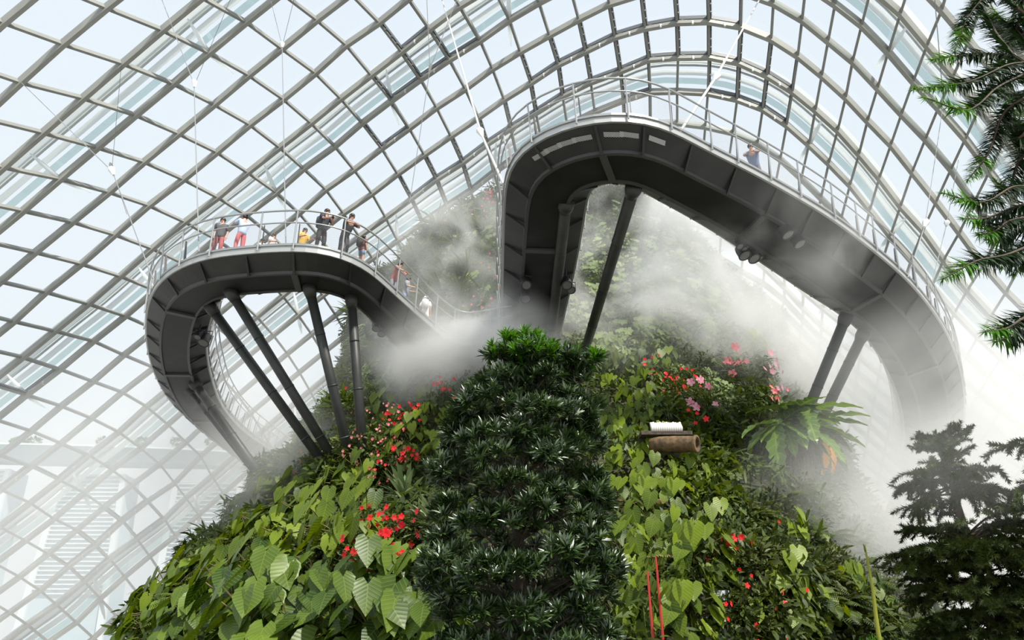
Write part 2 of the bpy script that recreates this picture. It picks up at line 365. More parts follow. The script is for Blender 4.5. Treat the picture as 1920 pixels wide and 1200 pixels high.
# outer white steel arches beyond the glass, each with its pipe and walkway strip
ARCH = ['white steel arch outside the glass, crossing the top left corner of the roof',
        'white steel arch outside the glass, second from the top left corner',
        'white steel arch outside the glass, its band rising just above the high walkway loop',
        'white steel arch outside the glass, low on the roof behind the planted mound',
        'white steel arch outside the glass, lowest in the mist near the mound foot']
for n_, a in enumerate((2.5, 6.5, 10.5, 14.5, 18.5)):
    root = empty('steel_arch', label=ARCH[n_], cat='roof arch', group='white arches outside the glass roof')
    bs = [b for b in np.arange(B0 + 1, B1 + .01, .5) if OK.get((int(math.floor(a)), int(math.floor(b))))]
    # longest contiguous run
    segs = []; cur = [bs[0]] if bs else []
    for x, y in zip(bs, bs[1:]):
        if y - x < .6: cur.append(y)
        else: segs.append(cur); cur = [y]
    segs.append(cur); bs = max(segs, key=len)
    if len(bs) < 3: continue
    def strip(name, off, w, d, m, k):
        mb = MB(); P = [node(a + off, b, k) for b in bs]; beam(mb, P, w, d); mb.build(name, m, root)
    strip('upper_flange', -.20, 1.0, .06, M['litwhite'], 1.035)
    strip('lower_flange', .24, .5, .06, M['litwhite'], 1.035)
    strip('web_plate', .05, .42, .08, M['grey'], 1.05)
    strip('maintenance_strip', .48, .55, .06, M['greenglass'], 1.035)
    mb = MB(); mb.tube([node(a + .04, b, 1.036) for b in bs], .13, 8); mb.build('pipe', M['grey'], root, True)
    b_list = {0: (1, 5, -3, -7), 1: (3, 7, 11, -1, -5, -17, -21), 2: (5, 9, 13, -15, -19, 1, -3), 3: (11, 15, 7, -17, -21, 3), 4: (13, 9)}[n_]
    aa = {0: 3, 1: 7, 2: 11, 3: 15, 4: 19}[n_]
    for b in b_list:
        if not OK.get((aa, b)): continue
        p = GRID[(aa, b)] - dome_n(GRID[(aa, b)]) * .35
        for db, da in ((-.28, -.62), (.30, .95)):
            q = node(aa + da, b + db, 1.03)
            mb = MB(); mb.tube([p, p * .9 + q * .1, p * .4 + q * .6, q], [.06, .20, .18, .06], 6); mb.build('brace_arm', M['litwhite'], root, True)

# openable roof vents: dark inner frame, three hinges, an actuator rod
VENTS = [(5, -3), (6, -3), (6, -4), (7, -1), (6, -2), (9, -1), (9, -2), (10, -1), (9, -3), (10, -2), (9, -4), (10, -3), (8, -6), (9, -6), (8, -7), (9, -7), (8, -8), (9, -8), (8, -9), (9, -9), (10, -9),
         (8, -10), (9, -10), (8, -11), (9, -11), (8, -12), (9, -12), (10, -12), (9, -13), (9, -14), (10, -13), (10, -14), (11, -9), (9, -5), (10, -4), (6, 10), (8, 13), (9, 12), (12, 12), (12, 13), (13, 14), (12, 14), (13, 12)]
vent_items = []
for a, b in VENTS:
    ks = [(a, b), (a + 1, b), (a + 1, b + 1), (a, b + 1)]
    if not all(OK.get(k) for k in ks): continue
    P = [GRID[k] for k in ks]; c = sum(P) / 4; n = dome_n(c)
    xs, ys = zip(*[proj(p) for p in P])
    v = empty('roof_vent', tuple(c), label='dark framed opening pane hinged in the glass roof', cat='roof vent', group='dark framed opening panes in the glass roof')
    vent_items.append((*proj(c), v)); mb = MB(); Q = [c + (p - c) * .93 for p in P]
    for i in range(4):
        p, q = Q[i] - c, Q[(i + 1) % 4] - c; t = q - p; t /= np.linalg.norm(t); s = np.cross(t, n)
        w = .20
        mb.sweep([[e + s * w / 2 + n * .22, e - s * w / 2 + n * .22, e - s * w / 2 - n * .3, e + s * w / 2 - n * .3] for e in (p, q)])
    mb.build('vent_frame', M['vent'], v)
    mb = MB(); e0 = (Q[2] + Q[1]) / 2 - c; e1 = (Q[2] - c) * .95
    mb.tube([e0 - n * .75, e1 - n * .2], .035, 6); mb.box(e0 - n * .75, (.16, .16, .34)); mb.build('actuator', M['grey'], v)
    for f in (.25, .5, .75): MB().box(Q[3] * (1 - f) + Q[2] * f - c - n * .36, (.2, .2, .2)).build('hinge', M['vent'], v)

# ground inside the dome, out of view, pale to throw light upward
th = np.linspace(0, 2 * PI, 65)[:-1]
gp = np.c_[EC[0] + 66 * np.cos(th), EC[1] + 72 * np.sin(th), np.zeros(64)]
obj('ground', mesh_data('ground', gp, [tuple(range(64))], M['ground']), kind='structure')

# ------------------------------------------------------------------ planted mound
MZ = np.array([0, 3, 7, 10, 14, 18, 22, 26, 29, 31.0, 32.2])
MYF = np.array([13, 16, 21.5, 25, 29.5, 32.5, 34.5, 36.5, 38, 39.2, 40.5])
MXC = np.array([.8, .95, 1.63, 1.98, 3.2, 3.5, 3.1, 2.9, 3.3, 3.6, 3.8])
MR = np.array([15.2, 16.2, 16.0, 15.7, 14.2, 13.8, 12.9, 10.4, 8.2, 6.0, 1.5])
YC = 41.
def mound_pt(z, t):
    f = lambda A: np.interp(z, MZ, A)
    b = 1 + .018 * math.sin(5 * t + z * .5) + .015 * math.sin(11 * t - z * .9) + .012 * math.sin(z * 1.7 + 3 * t)
    return np.array([f(MXC) + f(MR) * math.cos(t) * b, YC + (YC - f(MYF)) * math.sin(t) * b, z])
NZ, NT = 66, 120
MV = [mound_pt(z, 2 * PI * k / NT) for z in np.linspace(0, 32.2, NZ) for k in range(NT)]
MF = [(i * NT + k, i * NT + (k + 1) % NT, (i + 1) * NT + (k + 1) % NT, (i + 1) * NT + k) for i in range(NZ - 1) for k in range(NT)] + [tuple((NZ - 1) * NT + k for k in range(NT))]
mound = obj('planted_mound', mesh_data('planted_mound', MV, MF, M['soil'], True),
            label='steep planted mound of dark felt, clad all over in tropical plants', cat='planted mound')
BVH = BVHTree.FromPolygons([Vector(v) for v in MV], MF)
def on_mound(px, py):
    h = BVH.ray_cast(Vector(CAM), Vector(ray(px, py)).normalized())
    if h[0] is None: return None, None
    return np.array(h[0]), np.array(h[1] if h[1].dot(Vector(ray(px, py))) < 0 else -h[1])

# ------------------------------------------------------------------ leaf templates (all triangles)
def strip_leaf(rows, fold=.12, curve=0., wave=0., wn=3):
    """rows: (y, halfwidth); three columns, centre vein dipped; leaf along +Y, face +Z"""
    V = []; L = rows[-1][0]
    for i, (y, w) in enumerate(rows):
        z = -curve * (y / L) ** 2 * L
        wz = wave * math.sin(i * PI * wn / len(rows) * 2)
        V += [(-w, y, z + fold * w + wz), (0, y, z), (w, y, z + fold * w - wz)]
    T = []
    for i in range(len(rows) - 1):
        a = i * 3
        for j in (0, 1): T += [(a + j, a + j + 1, a + j + 4), (a + j, a + j + 4, a + j + 3)]
    return np.array(V, float), np.array(T)
def heart(fold=.1, curve=.12, lobe=.24):
    V, T = strip_leaf([(0, .26), (.1, .40), (.28, .44), (.5, .36), (.72, .22), (.9, .09), (1.02, .003)], fold, curve)
    n = len(V); e = np.array([(-.34, -.16, .02), (-.15, -lobe, .02), (.15, -lobe, .02), (.34, -.16, .02), (-.42, .02, .06), (.42, .02, .06)])
    V = np.vstack([V, e]); T = list(map(tuple, T))
    T += [(n, n + 1, 1), (n, 1, 0), (n + 2, n + 3, 1), (1, n + 3, 2), (n, 0, n + 4), (n + 4, 0, 3), (n + 3, n + 5, 2), (2, n + 5, 5)]
    return V, np.array(T)
def lobed(n=5):
    V = [(0, 0, 0)]; T = []; m = n * 4
    for i in range(m + 1):
        a = math.radians(-150 + 300 * i / m) + PI / 2; r = .5 * (1 + .20 * math.cos(2 * PI * i * n / m + PI)) * (1.12 if abs(i - m / 2) < 3 else 1)
        V.append((r * math.cos(a), .35 + r * math.sin(a), .06 * math.cos(i * 2.2) - .08 * r))
        if i: T.append((0, i, i + 1))
    V[0] = (0, .22, .0); return np.array(V, float), np.array(T)
T_HEART = heart(); T_LOBED = lobed()
T_OVAL = strip_leaf([(0, .02), (.3, .20), (.65, .19), (1, .01)], .2, .15)
T_STRAP = strip_leaf([(0, .04), (.35, .075), (.75, .06), (1, .004)], .25, .22)
T_LONG = strip_leaf([(0, .03), (.25, .05), (.5, .05), (.75, .035), (1, .003)], .3, .55)
T_WAVY = strip_leaf([(0, .03)] + [(i / 16, (.13 if i % 2 else .175) * math.sin(PI * min(1, .12 + .88 * i / 16)) ** .5) for i in range(1, 16)] + [(1, .004)], .22, .62, .02, 5)
T_NEEDLE = strip_leaf([(0, .05), (.4, .058), (1, .002)], .3, .12)
T_SCALE = strip_leaf([(0, .11), (.5, .085), (1, .01)], .3, -.15)
T_PETAL = strip_leaf([(0, .10), (.4, .34), (.8, .34), (1, .12)], .15, .25)

def frames(D, Nn):
    D = D / (np.linalg.norm(D, axis=1)[:, None] + 1e-9); S = np.cross(D, Nn); S /= np.linalg.norm(S, axis=1)[:, None] + 1e-9
    return np.stack([S, D, np.cross(S, D)], -1)
def scatter(tmpl, P, D, Nn, S):
    V, T = tmpl; P = np.asarray(P, float); D = np.asarray(D, float); Nn = np.asarray(Nn, float); S = np.asarray(S, float)
    R = frames(D, Nn); W = np.einsum('nij,kj->nki', R, V) * S[:, None, None] + P[:, None, :]
    k = len(V); W = np.concatenate([W, np.broadcast_to(V[None, :, :2], (len(P), k, 2)) + np.stack([4. * RNG.integers(0, 8, len(P)), np.zeros(len(P))], 1)[:, None, :]], -1); Tn = T[None] + (np.arange(len(P)) * k)[:, None, None]
    return W.reshape(-1, 5), Tn.reshape(-1, 3)
def join(parts):
    V = []; T = []; n = 0
    for v, t in parts: V.append(v); T.append(t + n); n += len(v)
    return np.concatenate(V), np.concatenate(T)
def rnd_dirs(n, rng=RNG):
    d = rng.normal(size=(n, 3)); return d / np.linalg.norm(d, axis=1)[:, None]

# undergrowth: a close mat of small mixed leaves nobody could count
def undergrowth():
    zz = RNG.uniform(.2, 32, 160000); tt = RNG.uniform(PI * .93, PI * 2.07, 160000)
    keep = RNG.uniform(0, 1, 160000) < np.interp(zz, [0, 32], [1, .55])
    zz, tt = zz[keep], tt[keep]; n = len(zz)
    f = lambda A: np.interp(zz, MZ, A)
    b = 1 + .018 * np.sin(5 * tt + zz * .5) + .015 * np.sin(11 * tt - zz * .9) + .012 * np.sin(zz * 1.7 + 3 * tt)
    P = np.c_[f(MXC) + f(MR) * np.cos(tt) * b, YC + (YC - f(MYF)) * np.sin(tt) * b, zz]
    N = np.c_[np.cos(tt), np.sin(tt) , np.full(n, .55)]; N /= np.linalg.norm(N, axis=1)[:, None]
    lump = np.abs(np.sin(P[:, 0] * 1.1 + np.sin(P[:, 2] * .8) * 2)) * np.abs(np.sin(P[:, 2] * 1.3 + np.sin(P[:, 0] * .7) * 2))
    P = P + N * (RNG.uniform(0, .2, n) + .95 * lump * RNG.uniform(.3, 1, n))[:, None]
    D = N * .6 + np.array([0, 0, -.55]) + RNG.normal(0, .5, (n, 3)); Nn = N + RNG.normal(0, .45, (n, 3)) + np.array([0, 0, .5])
    k = n // 2; s = RNG.uniform(.14, .42, n)
    a = scatter(T_OVAL, P[:k], D[:k], Nn[:k], s[:k]); c = scatter(T_STRAP, P[k:], D[k:], Nn[k:], s[k:] * 1.5)
    v, t = join([a, c]); obj('undergrowth', mesh_data('undergrowth', v, t, M['under']), kind='stuff',
        label='close mat of small mixed leaves covering the mound between the larger plants', cat='undergrowth')
undergrowth()

# ------------------------------------------------------------------ plant kinds (local: z up, -y faces out of the slope)
def plant_leafy(rng, n, tmpl, size, spread, drop, stem_m, leaf_m, up=.25, name='leaves'):
    P = []; D = []; Nn = []; S = []; sm = MB()
    for i in range(n):
        az = rng.uniform(-1.25, 1.25); el = rng.uniform(-.5, 1.05); L = spread * rng.uniform(.45, 1)
        tip = np.array([math.sin(az) * L * math.cos(el), -math.cos(az) * L * math.cos(el) * .8, math.sin(el) * L + up * L])
        base = np.array([rng.uniform(-.08, .08), .12, rng.uniform(-.15, .05)])
        mid = (base + tip) / 2 + np.array([0, 0, .2 * L])
        sm.tube(catmull([base, mid, tip], 4), [.014] * 8 + [.009], 4, False)
        P.append(tip); out = np.array([math.sin(az), -math.cos(az), 0])
        D.append(out * rng.uniform(.1, .8) + np.array([rng.uniform(-.6, .6), 0, -drop * rng.uniform(.7, 1.2)]))
        Nn.append(out * .8 + np.array([rng.uniform(-.75, .75), -.25, rng.uniform(.2, 1.3)])); S.append(size * rng.uniform(.7, 1.15))
    v, t = scatter(tmpl, P, D, Nn, S)
    return [(name, mesh_data(name, v, t, leaf_m)), ('stems', mesh_data('stems', np.concatenate(sm.V), sm.F, stem_m))]
def plant_vine(rng, n, tmpl, size, w, h, leaf_m, stem_m):
    P = []; D = []; Nn = []; S = []; sm = MB()
    for s_ in range(4):
        x0 = rng.uniform(-w / 2, w / 2); path = [np.array([x0, 0, h * .3])]
        for k in range(6): path.append(path[-1] + np.array([rng.uniform(-.15, .15), -rng.uniform(.0, .12), -h / 6]))
        path = catmull(path, 4); sm.tube(path, .012, 4, False)
        for k in range(n // 4):
            p = path[rng.integers(0, len(path))] + np.array([rng.uniform(-.3, .3), rng.uniform(-.35, -.05), rng.uniform(-.1, .15)])
            P.append(p); D.append([rng.uniform(-.5, .5), -rng.uniform(.2, .6), -rng.uniform(.4, 1)]); Nn.append([rng.uniform(-.3, .3), -.9, rng.uniform(.3, .9)]); S.append(size * rng.uniform(.6, 1.1))
    v, t = scatter(tmpl, P, D, Nn, S)
    return [('leaves', mesh_data('leaves', v, t, leaf_m)), ('stems', mesh_data('stems', np.concatenate(sm.V), sm.F, stem_m))]
def frond(rng, base, d0, L, droop, npin, pin, mat_parts, sm):
    pts = [np.array(base, float)]; d = np.array(d0, float); d /= np.linalg.norm(d)
    for k in range(10):
        pts.append(pts[-1] + d * L / 10); d = d + np.array([0, 0, -droop / 10]); d /= np.linalg.norm(d)
    pts = np.array(pts); sm.tube(pts, np.linspace(.014, .004, 11), 4, False)
    P = []; D = []; Nn = []; S = []
    for i in range(npin):
        f = .12 + .88 * i / npin; x = f * 10; a = int(min(9, x)); p = pts[a] + (pts[a + 1] - pts[a]) * (x - a); t = pts[a + 1] - pts[a]; t /= np.linalg.norm(t)
        s = np.cross(t, [0, 0, 1.]); s /= np.linalg.norm(s) + 1e-9; nn = np.cross(s, t)
        for sg in (-1, 1):
            P.append(p); D.append(sg * s + t * .5 - nn * .15); Nn.append(nn); S.append(pin * math.sin(PI * min(1, f * .88 + .12)) ** .7 + .02)
    mat_parts.append(scatter(T_PIN, P, D, Nn, S))
T_PIN = strip_leaf([(0, .09), (.5, .10), (1, .01)], .1, .15)
def plant_fern(rng, n, L, leaf_m, droop=1.6, pin=.28, npin=18):
    parts = []; sm = MB()
    for i in range(n):
        az = rng.uniform(-1.5, 1.5); el = rng.uniform(.1, 1.0)
        frond(rng, (0, .05, 0), (math.sin(az) * math.cos(el), -math.cos(az) * math.cos(el), math.sin(el)), L * rng.uniform(.7, 1.1), droop, npin, pin, parts, sm)
    v, t = join(parts)
    return [('fronds', mesh_data('fronds', v, t, leaf_m)), ('stems', mesh_data('stems', np.concatenate(sm.V), sm.F, M['stem']))]
def plant_rosette(rng, n, L, tmpl, leaf_m, up=.5, full=False):
    az = rng.uniform(-2.2, 2.2, n) if not full else rng.uniform(-PI, PI, n); el = rng.uniform(-.1, 1.3, n) * up * 2
    D = np.c_[np.sin(az) * np.cos(el), -np.cos(az) * np.cos(el), np.sin(el)]
    v, t = scatter(tmpl, D * .04, D, np.array([0, 0, 1.]) + D * .1 + rng.normal(0, .1, (n, 3)), L * rng.uniform(.75, 1.1, n))
    return [('leaves', mesh_data('leaves', v, t, leaf_m))]
def plant_bush(rng, n, r, size, leaf_m, tmpl=None):
    d = rnd_dirs(n, rng); d[:, 1] = -np.abs(d[:, 1]); P = d * r * rng.uniform(.35, 1, n)[:, None] * np.array([1.15, .8, .85])
    v, t = scatter(tmpl or T_OVAL, P, d + rng.normal(0, .5, (n, 3)) + np.array([0, -.1, -.2]), d + rng.normal(0, .4, (n, 3)) + np.array([0, 0, .5]), size * rng.uniform(.7, 1.2, n))
    sm = MB()
    for i in range(6):
        e = P[rng.integers(0, n)]; sm.tube([(0, .2, -.1), e * .5 + np.array([0, 0, .05]), e], .012, 4, False)
    return [('leaves', mesh_data('leaves', v, t, leaf_m)), ('stems', mesh_data('stems', np.concatenate(sm.V), sm.F, M['stem']))]
def blossom_mesh(leaf_m, n=5, s=.07):
    P = []; D = []
    for k in range(n):
        a = 2 * PI * k / n; P.append((0, 0, 0)); D.append((math.cos(a), -.45, math.sin(a)))
    v, t = scatter(T_PETAL, P, D, np.tile([0, -1., 0], (n, 1)), np.full(n, s)); return mesh_data('blossom', v, t, leaf_m)

r_ = lambda k: np.random.default_rng(k)
PROTO = {
    'ear': [plant_leafy(r_(i), 15, T_HEART, .50, 1.05, 1.1, M['stem'], M['ear']) for i in range(4)],
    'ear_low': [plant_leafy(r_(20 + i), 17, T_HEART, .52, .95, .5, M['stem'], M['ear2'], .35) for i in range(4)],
    'vine': [plant_vine(r_(40 + i), 36, T_LOBED, .52, 1.6, 2.0, M['pale'], M['stem']) for i in range(4)],
    'fern': [plant_fern(r_(60 + i), 12, 1.25, M['fern']) for i in range(3)],
    'brownfern': [plant_fern(r_(70 + i), 6, 1.8, M['fernbrown'], 1.3, .42, 22) for i in range(2)],
    'rosette': [plant_rosette(r_(80 + i), 34, 1.0, T_STRAP, M['agave']) for i in range(2)],
    'strap': [plant_rosette(r_(85 + i), 46, 1.3, T_LONG, M['fern']) for i in range(3)],
    'bush': [plant_bush(r_(90 + i), 260, .75, .17, M['bush']) for i in range(3)],
    'shadebush': [plant_bush(r_(190 + i), 280, .8, .18, M['shadebush']) for i in range(3)],
    'roundbush': [plant_bush(r_(95 + i), 120, .8, .27, M['bush'], T_LOBED) for i in range(3)],
}
COUNT = {}
def place(kind, name, p, n, s, label, cat, group, spin=None):
    i = random.randrange(len(PROTO[kind])); out = Vector((n[0], n[1], 0)); rz = math.atan2(out.x, -out.y)
    e = empty(name, tuple(p + n * .25), (rz if spin is None else spin) + random.uniform(-.3, .3), label=label, cat=cat, group=group); e.scale = (s, s, s)
    for nm, me in PROTO[kind][i]: obj(nm, me, e)
    COUNT[name] = COUNT.get(name, 0) + 1
    return e
ORD = 'first second third fourth fifth sixth seventh eighth ninth tenth eleventh twelfth'.split()
BANDS = {1: ['only'], 2: ['upper', 'lower'], 3: ['top', 'middle', 'bottom'], 4: ['top', 'upper middle', 'lower middle', 'bottom'], 5: ['top', 'second', 'middle', 'fourth', 'bottom'], 6: ['top', 'second', 'third', 'fourth', 'fifth', 'bottom']}
def name_places(items, short):
    '''items: (x, y, object); tells each plant of a patch apart by its band and its order from the left'''
    n = len(items); nb = max(1, min(6, int(round(math.sqrt(n / 1.3))))); items = sorted(items, key=lambda q: q[1]); k = 0
    for b in range(nb):
        m = (n - k) // (nb - b); row = sorted(items[k:k + m]); k += m
        for i, (x, y, e) in enumerate(row): e['label'] = f"{short}, {BANDS[nb][b]} band of its patch, {ORD[min(i, 11)]} from left"
name_places(vent_items, 'dark framed opening roof pane')
def region(kind, name, poly, n, smin, smax, label, cat, group):
    """scatter n plants over the slope inside an outline given by pixels (poly), kept apart from each other"""
    xs, ys = zip(*poly); got = []; items = []; tries = 0
    A = 0.5 * abs(sum(poly[i][0] * poly[(i + 1) % len(poly)][1] - poly[(i + 1) % len(poly)][0] * poly[i][1] for i in range(len(poly))))
    dmin = .72 * math.sqrt(A / n)
    while len(got) < n and tries < 6000:
        tries += 1; x = random.uniform(min(xs), max(xs)); y = random.uniform(min(ys), max(ys)); c = False; j = len(poly) - 1
        for i in range(len(poly)):
            if (poly[i][1] > y) != (poly[j][1] > y) and x < (poly[j][0] - poly[i][0]) * (y - poly[i][1]) / (poly[j][1] - poly[i][1]) + poly[i][0]: c = not c
            j = i
        if not c or any(math.hypot(x - a, y - b) < dmin * (1 - tries / 9000) for a, b in got): continue
        p, nn = on_mound(x, y)
        if p is None: continue
        got.append((x, y)); items.append((x, y, place(kind, name, p, nn, random.uniform(smin, smax), label, cat, group)))
    name_places(items, SHORT[name])

SHORT = {'elephant_ear_plant': 'elephant ear on lower left slope', 'heart_leaf_plant': 'broad heart-leaf at left foot', 'climbing_plant': 'climber among upper left red flowers', 'fern': 'green fern on left shoulder',
 'leafy_shrub': 'fine shrub round left strut feet', 'climbing_vine': 'pale vine on misty upper slope', 'arrowhead_plant': 'arrowhead plant beside dark tree top', 'taro_plant': 'taro right of dark tree',
 'round_leaf_shrub': 'round-leaved shrub beside rusty log', 'flowering_slope_shrub': 'soft shrub near pink flowers', 'hanging_fern': 'dull fern on lower right slope', 'broad_leaf_creeper': 'creeper low on right slope',
 'strap_leaf_plant': 'strap-leaved plant on summit slope', 'summit_vine': 'pale vine on left summit', 'summit_shrub': 'shrub on summit skyline', 'trailing_vine': 'misty vine under low walkway',
 'misty_shrub': 'shrub on misty right edge', 'edge_leaf_plant': 'dark-leaved plant on lower left edge', 'filler_shrub': 'shade-coloured shrub on lower left slope', 'shoulder_vine': 'pale vine near the pink flowers', 'slope_shrub': 'shade-coloured shrub on lower right slope'}
region('ear', 'elephant_ear_plant', [(540, 930), (690, 905), (730, 960), (700, 1080), (500, 1090), (380, 1150), (300, 1190), (330, 1110), (470, 1020)], 22, .9, 1.2,
       'elephant ear plant with hanging bright green heart leaves below the four left struts', 'plant', 'elephant ear plants on the sunny lower left slope')
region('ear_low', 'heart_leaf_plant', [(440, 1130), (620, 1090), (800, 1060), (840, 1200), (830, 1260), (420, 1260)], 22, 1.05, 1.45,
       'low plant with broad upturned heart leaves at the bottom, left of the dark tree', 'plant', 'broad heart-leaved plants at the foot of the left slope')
region('ear', 'climbing_plant', [(690, 690), (850, 700), (850, 900), (700, 880)], 9, .7, .95,
       'climbing plant with hanging heart leaves among the red flowers left of the dark tree', 'plant', 'heart-leaved plants among the upper left red flowers')
region('fern', 'fern', [(600, 880), (540, 940), (430, 1040), (340, 1110), (290, 1190), (420, 1160), (520, 1050), (640, 960), (700, 920)], 26, .8, 1.1,
       'arching green fern on the shaded left shoulder of the mound', 'fern', 'ferns on the shaded left shoulder')
region('bush', 'leafy_shrub', [(600, 760), (690, 640), (700, 860), (640, 900), (500, 930), (480, 900), (560, 840)], 22, .8, 1.3,
       'fine-leaved green shrub growing round the feet of the left struts', 'shrub', 'fine-leaved shrubs round the left strut feet')
region('vine', 'climbing_vine', [(1080, 400), (1280, 380), (1330, 470), (1400, 570), (1350, 640), (1100, 700), (1050, 640)], 46, .75, 1.15,
       'pale lobed-leaf vine hanging on the misty slope framed by the high walkway', 'vine', 'pale vines on the misty upper slope')
region('ear', 'arrowhead_plant', [(1110, 660), (1250, 660), (1240, 860), (1140, 900), (1120, 760)], 15, .65, .95,
       'large-leaved arrowhead plant on the sunlit slope just right of the dark tree top', 'plant', 'arrowhead plants right of the dark tree top')
region('ear', 'taro_plant', [(1150, 930), (1300, 930), (1340, 1050), (1290, 1190), (1150, 1200)], 17, .7, 1.0,
       'taro plant with long hanging leaves on the lower slope right of the dark tree', 'plant', 'taro plants on the lower slope right of the tree')
region('roundbush', 'round_leaf_shrub', [(1250, 790), (1400, 800), (1360, 900), (1380, 980), (1240, 960), (1290, 880)], 16, .7, 1.0,
       'shrub with round yellow-green leaves beside the rusty log', 'shrub', 'round-leaved shrubs beside the rusty log')
region('vine', 'shoulder_vine', [(1260, 620), (1400, 600), (1500, 690), (1500, 800), (1380, 790), (1280, 700)], 12, .6, .95,
       'pale vine on the misty shoulder between the pink flowers', 'vine', 'vines on the misty right shoulder')
region('bush', 'flowering_slope_shrub', [(1260, 640), (1400, 600), (1500, 680), (1520, 820), (1340, 800), (1250, 780)], 15, .7, 1.1,
       'soft green shrub behind the pink flowers on the right of the mound', 'shrub', 'soft shrubs round the pink flowers')
region('fern', 'hanging_fern', [(1400, 950), (1540, 900), (1640, 1000), (1700, 1130), (1690, 1200), (1440, 1190)], 20, .6, .95,
       'dull green hanging fern on the shaded lower right slope', 'fern', 'hanging ferns on the shaded lower right slope')
region('ear', 'broad_leaf_creeper', [(1400, 1000), (1500, 980), (1620, 1090), (1680, 1190), (1400, 1190)], 8, .55, .8,
       'creeper with drooping leaves low on the shaded right slope', 'creeper', 'creepers low on the shaded right slope')
region('strap', 'strap_leaf_plant', [(790, 440), (930, 400), (935, 600), (780, 640), (770, 500)], 18, .8, 1.2,
       'strap-leaved plant on the summit slope left of the high walkway', 'plant', 'strap-leaved plants left of the high walkway')
region('vine', 'summit_vine', [(800, 420), (930, 380), (935, 570), (850, 620)], 9, .7, 1.0,
       'pale vine on the summit slope left of the high walkway', 'vine', 'vines on the summit left of the high walkway')
region('bush', 'summit_shrub', [(860, 385), (1100, 345), (1250, 375), (1330, 450), (1440, 570), (1500, 650), (1440, 640), (1330, 520), (1200, 400)], 20, .8, 1.2,
       'shrub on the skyline of the mound summit', 'shrub', 'shrubs along the summit skyline')
region('vine', 'trailing_vine', [(650, 620), (780, 600), (840, 700), (700, 720)], 9, .7, 1.0,
       'trailing vine in the mist under the low walkway', 'vine', 'trailing vines under the low walkway')
region('shadebush', 'misty_shrub', [(1380, 560), (1500, 660), (1540, 830), (1600, 960), (1560, 930), (1480, 760)], 16, .8, 1.2,
       'shrub on the misty right-hand edge of the mound', 'shrub', 'shrubs along the misty right edge of the mound')

def one(kind, name, px, py, s, label, cat, group=None, spin=None):
    p, nn = on_mound(px, py)
    if p is None: p = aty(px, py, 38); nn = np.array([0, -1., 0])
    return place(kind, name, p, nn, s, label, cat, group, spin)
one('rosette', 'agave', 765, 955, 1.15, 'spiky grey-green agave rosette below the red flower bank', 'agave')
one('rosette', 'agave', 822, 1015, 1.0, 'spiky pale agave half hidden by the dark tree', 'agave')
one('strap', 'hanging_grass', 760, 690, 1.2, 'pale hanging grass tuft under the low walkway', 'grass tuft')
one('strap', 'hanging_grass', 672, 600, 1.1, 'yellow-green hanging grass tuft behind the fourth left strut', 'grass tuft')
one('strap', 'hanging_grass', 645, 780, 1.0, 'yellow-green grass tuft between the left struts', 'grass tuft')
one('brownfern', 'brown_tree_fern', 1150, 985, 1.0, 'brownish tree fern spreading beside the dark tree', 'fern')
one('brownfern', 'brown_tree_fern', 1160, 1100, .95, 'dull tree fern lowest beside the dark tree', 'fern')
one('vine', 'yellow_vine', 1330, 600, 1.3, 'yellowish bushy vine on the misty shoulder of the mound', 'vine')
region('ear_low', 'edge_leaf_plant', [(290, 1120), (420, 1060), (440, 1140), (380, 1230), (250, 1230)], 10, .8, 1.05,
       'dark-leaved plant on the lower left edge of the mound against the glass', 'plant', 'plants on the lower left edge of the mound')
region('shadebush', 'filler_shrub', [(430, 1080), (700, 930), (840, 1000), (840, 1150), (600, 1120)], 16, .7, 1.0,
       'shade-coloured green shrub between the heart-leaved plants on the lower left slope', 'shrub', 'shrubs between the plants on the lower left slope')
region('shadebush', 'slope_shrub', [(1250, 1000), (1500, 930), (1680, 1100), (1720, 1210), (1200, 1210)], 34, .8, 1.25,
       'low shade-coloured green shrub on the lower right slope', 'shrub', 'low shrubs on the lower right slope')
one('ear', 'lone_leaf_plant', 1400, 660, 1.2, 'pale large-leaved plant on the misty shoulder', 'plant')

